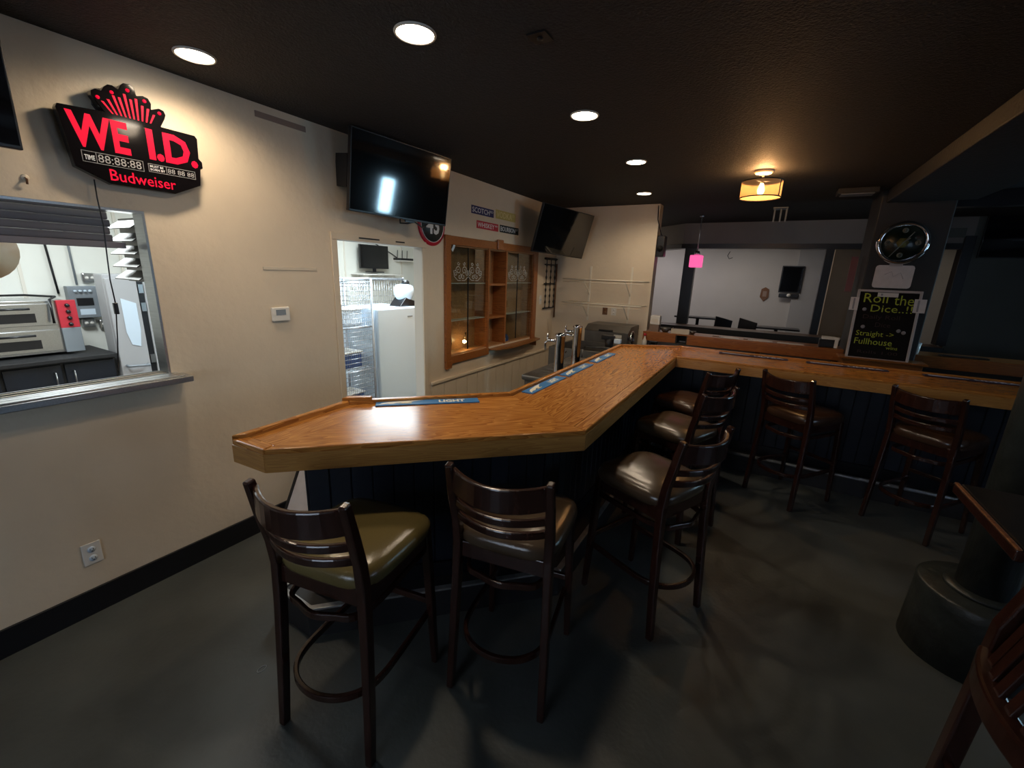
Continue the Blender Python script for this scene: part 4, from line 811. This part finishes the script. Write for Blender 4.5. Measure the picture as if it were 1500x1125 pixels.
# ------------------------------------------------------------------ bar stools
def smooth_(p, k=4):
    p = [Vector(q) for q in p]; out = []
    for i in range(len(p)-1):
        a, b, c, d = p[max(i-1, 0)], p[i], p[i+1], p[min(i+2, len(p)-1)]
        for j in range(k):
            t = j/k; out.append(.5*((2*b)+(c-a)*t+(2*a-5*b+4*c-d)*t*t+(3*b-a-3*c+d)*t**3))
    return out+[p[-1]]
def make_stool(label, seatm):
    t = thing('bar_stool', label, 'bar stool', (0, 0, 0))
    def foot(sx, y): return (sx*.205, y, 0)
    for sx in (-1, 1):
        pts = [(sx*.205, -.24, 0), (sx*.200, -.222, .25), (sx*.192, -.205, .55), (sx*.188, -.20, .72), (sx*.190, -.212, .82), (sx*.193, -.24, .94), (sx*.194, -.268, 1.07)]
        MB().tube(pts, 0, prof=(.034, .040), up=(0, 1, 0), scales=[.85, .95, 1, 1.05, 1, .95, .8]).build('rear_leg', 'stool', t, bevel=.006)
        MB().tube([(sx*.205, .225, 0), (sx*.196, .21, .35), (sx*.185, .195, .70)], 0, prof=(.036, .036), up=(0, 1, 0), scales=[.75, .95, 1.05]).build('front_leg', 'stool', t, bevel=.006)
    # apron
    ap = MB(); 
    ap.tube([(-.185, .205, .675), (0, .225, .675), (.185, .205, .675)], 0, prof=(.02, .07)); ap.tube([(-.187, -.195, .675), (.187, -.195, .675)], 0, prof=(.02, .07))
    for sx in (-1, 1): ap.tube([(sx*.187, -.19, .675), (sx*.187, .2, .675)], 0, prof=(.02, .07))
    ap.build('seat_frame', 'stool', t, bevel=.003)
    # cushion: domed rounded trapezoid
    bm = MB(); rings = []; N = 40
    def sup(a, k):
        c, s_ = math.cos(a), math.sin(a); e = .45
        x = math.copysign(abs(c)**e, c); y = math.copysign(abs(s_)**e, s_)
        wx = .205+.02*(y*.5+.5); return (x*wx*k, .012+y*.225*k)
    lay = [(.96, .705), (1.0, .715), (1.035, .735), (1.03, .755), (.99, .772), (.90, .786), (.72, .796), (.45, .802), (.2, .804)]
    vs = [];
    for k, z in lay:
        for i in range(N): x, y = sup(2*PI*i/N, k); vs.append(Vector((x, y, z-.012)))
    fs = [(k*N+i, k*N+(i+1) % N, (k+1)*N+(i+1) % N, (k+1)*N+i) for k in range(len(lay)-1) for i in range(N)]
    fs += [tuple(range(N-1, -1, -1)), tuple(range((len(lay)-1)*N, len(lay)*N))]
    bm.faces(vs, fs, True); bm.build('seat', seatm, t)
    # curved back rails, bulging backwards
    def rail(z, h, th_, yb, bul, name, zd=0):
        pts = []
        for i in range(13):
            u = -1+2*i/12; pts.append((u*.188, yb-bul*(1-u*u), z-zd*(1-u*u)))
        MB().tube(pts, 0, prof=(th_, h)).build(name, 'stool', t, bevel=.006)
    rail(1.005, .095, .020, -.250, .075, 'top_rail', .01); rail(.905, .032, .018, -.230, .070, 'back_slat', .006); rail(.845, .032, .018, -.218, .065, 'back_slat', .006)
    # bentwood hoops
    def hoop(z, y0_, yb, wx, th_, name, front=True):
        pts = [(-wx, y0_, z), (-wx-.005, 0, z), (-wx-.002, -.12, z), (-wx+.025, -.20, z-.0), (-wx+.09, yb, z), (0, yb-.02, z), (wx-.09, yb, z), (wx-.025, -.20, z), (wx+.002, -.12, z), (wx+.005, 0, z), (wx, y0_, z)]
        MB().tube(smooth_(pts), 0, prof=(th_, .028)).build(name, 'stool', t, bevel=.004)
    hoop(.27, .215, -.255, .178, .018, 'footrest_hoop'); hoop(.59, .20, -.225, .165, .016, 'bent_brace')
    MB().tube([(-.19, .212, .34), (.19, .212, .34)], 0, prof=(.02, .03)).build('front_stretcher', 'stool', t, bevel=.004)
    return t
stools = [  # rear-left foot, rear-right foot derived: centre, yaw
    ((1.495, .985), R(10), 'olive', 'bar stool with the olive vinyl seat at the left end of the bar'),
    ((1.955, 1.455), R(10), 'brownv', 'bar stool standing close under the angled corner of the bar, second from the left wall'),
    ((2.355, 2.19), R(65), 'brownv', 'bar stool with the shiny taupe seat on the long side, nearest the viewer'),
    ((2.33, 3.10), R(66), 'brownv', 'bar stool in the middle of the three along the long side of the bar'),
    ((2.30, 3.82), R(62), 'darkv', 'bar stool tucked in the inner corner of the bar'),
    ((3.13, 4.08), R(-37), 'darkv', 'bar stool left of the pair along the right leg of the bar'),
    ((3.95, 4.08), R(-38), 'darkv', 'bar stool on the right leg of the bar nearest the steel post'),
]
protos = {}
for (x, y), a, sm, lab in stools:
    if sm not in protos: o = make_stool(lab, sm); protos[sm] = o
    else: o = copy_tree(protos[sm]); o['label'] = lab
    o['group'] = 'wooden bar stools around the bar'; o.location = (x, y, 0); o.rotation_euler = (0, 0, a)

# slat-back stool at the right edge, its curved rail towards the viewer
sl = thing('slat_back_stool', 'dark reddish stool with a curved slatted back at the bottom right edge', 'bar stool', (3.66, 1.34, 0), R(-90))
for sx in (-1, 1):
    MB().tube([(sx*.23, -.24, 0), (sx*.215, -.22, .70), (sx*.215, -.215, .85), (sx*.22, -.15, 1.08)], 0, prof=(.045, .05), up=(0, 1, 0)).build('rear_leg', 'stool', sl, bevel=.006); MB().tube([(sx*.22, .2, 0), (sx*.2, .18, .72)], 0, prof=(.04, .04), up=(0, 1, 0)).build('front_leg', 'stool', sl, bevel=.006)
MB().tube([(u/8*.215, -.23-.05*(1-(u/8)**2), .74) for u in range(-8, 9)], 0, prof=(.045, .07)).build('lower_rail', 'stool', sl, bevel=.008)
MB().tube([(u/8*.225, -.15-.05*(1-(u/8)**2), 1.08) for u in range(-8, 9)], 0, prof=(.03, .09)).build('top_rail', 'stool', sl, bevel=.008)
for k in range(6):
    u = -1+2*(k+1)/7; MB().tube([(u*.2, -.228-.05*(1-u*u), .76), (u*.205, -.15-.05*(1-u*u), 1.05)], 0, prof=(.030, .014), up=(0, 1, 0)).build('slat', 'stool', sl, bevel=.003)
MB().lathe([(.18, .66), (.205, .67), (.205, .70), (.17, .72), (.0, .73)], (0, .0, 0), 28).build('seat', 'darkv', sl)
MB().tube([(-.21, .19, .3), (.21, .19, .3)], .014, 8).build('stretcher', 'stool', sl)
MB().tube([(-.22, -.23, .35), (.22, -.23, .35)], .014, 8).build('stretcher', 'stool', sl)

# ------------------------------------------------------------------ steel post with its drum base, high table
sc_ = thing('steel_post', 'thick dark painted pipe column rising from a round drum base', 'column', (3.84, 2.66, 0))
MB().lathe([(.245, 0), (.235, .30), (.235, .35), (.225, .36)], (0, 0, 0), 40).build('drum_base', 'pipe', sc_); MB().lathe([(.10, .36), (.10, 2.54)], (0, 0, 0), 32).build('pipe', 'pipe', sc_); MB().lathe([(.14, .36), (.14, .375), (.105, .38)], (0, 0, 0), 32).build('collar', 'pipe', sc_)
ht = thing('high_table', 'high bar table with a worn wooden edge at the right side', 'table', (3.43, 1.60, 0))
box('table_top', (.02, .0, 1.035), (.8, .47, 1.07), 'tabletop', ht, bevel=.003); box('edge_band', (0, .0, 1.032), (.02, .47, 1.066), 'stool', ht, bevel=.003); box('worn_edge', (-.001, .0, 1.066), (.012, .47, 1.0715), 'rawwood', ht, bevel=.003)
MB().tube([(.5, .24, .02), (.5, .24, 1.035)], .035, 12).build('pedestal', 'blackmat', ht); MB().lathe([(.22, 0), (.22, .015), (.05, .03)], (.5, .24, 0), 28).build('foot_plate', 'blackmat', ht)

# small items on the floor
tag(MB().tube([(1.03+.012*math.cos(a*PI/8), .80+.02*math.sin(a*PI/8), .002) for a in range(16)], .0015, 5, closed=True).build('loose_ring', 'signgrey'), 'tiny pale loop lying on the floor left of the olive-seat stool', 'ring')
af = thing('sandwich_board', 'white board with a black frame leaning behind the left end of the bar', 'sign', mw=frame((.42, 1.50, 0), (1, .04, 0), (0, .5, 1)))
MB().box((-.33, .0, -.01), (.3, .80, 0)).build('panel', 'paper', af)
for a, b in (((-.35, 0), (-.33, .82)), ((.3, 0), (.32, .82)), ((-.35, -.0), (.32, .02)), ((-.35, .80), (.32, .82))): MB().box((a[0], a[1], -.02), (b[0], b[1], .008)).build('frame_bar', 'blackmat', af)
for sx in (-.33, .3): MB().tube([(sx, .78, -.02), (sx, .12, -.62+.0)], .01, 6).build('rear_leg', 'blackmat', af)

# far room furniture
for (x, y, rz, n) in ((2.05, 8.75, R(20), 'left'), (2.55, 8.75, R(-10), 'right')):
    t = thing('pub_chair', 'dark chair back showing above the far counter, '+n+' of two', 'chair', (x, y, 0), rz, 'chairs in the far room')
    MB().prism([(-.14, .72), (.14, .72), (.17, 1.06), (.05, 1.09), (-.12, 1.13)], -.24, -.21, axes=lambda u, v, w_: (u, w_, v)).build('backrest', 'plastic', t, bevel=.01); box('seat', (-.2, -.22, .66), (.2, .2, .71), 'plastic', t, bevel=.02)
    for sx in (-.17, .17):
        for sy_ in (-.19, .17): MB().tube([(sx, sy_, 0), (sx, sy_, .66)], .014, 6).build('leg', 'plastic', t)
for (x, y, w_, z, n) in ((1.62, 9.35, .42, 1.0, 'left by the wide post'), (2.98, 9.1, .35, .93, 'right behind the thin post')):
    t = thing('far_table', 'black high table top in the far room, '+n, 'table', (x, y, 0)); box('table_top', (-w_, -.18, z), (w_, .18, z+.03), 'plastic', t, bevel=.005); MB().tube([(0, 0, 0), (0, 0, z)], .03, 10).build('pedestal', 'plastic', t)
tag_tv = thing('menu_board', 'black square screen with a small figure stand on the far pale wall', 'screen', mw=facing(3.12, 10.42-.0, 1.81))
MB().box((-.19, -.26, 0), (.19, .26, .03)).build('panel', 'plastic', tag_tv, bevel=.005); MB().box((-.17, -.24, .03), (.17, .24, .032)).build('screen', 'screen', tag_tv)
MB().box((-.17, -.36, 0), (.17, -.28, .04)).build('holder', 'plastic', tag_tv, bevel=.01); MB().lathe([(.035, 0), (.035, .05)], (0, -.31, 0), 12).build('round_knob', 'whitep', tag_tv)
pq = thing('wall_plaque', 'small brown shield-shaped plaque left of the black screen', 'plaque', mw=facing(2.70, 10.5, 1.50)); MB().prism([(-.07, .10), (-.08, -.06), (0, -.15), (.08, -.06), (.07, .10), (0, .14)], 0, .02).build('shield', 'brownplate', pq, bevel=.004); MB().box((-.035, -.05, .02), (.035, .06, .023)).build('inset', 'tapebr', pq)
tag(MB().tube([(2.1, 8.3, 2.22), (2.07, 8.3, 2.15), (2.1, 8.3, 2.1), (2.15, 8.3, 2.12)], .006, 6).build('cable_loop', 'plastic'), 'short dark cable hanging below the far soffit', 'cable')
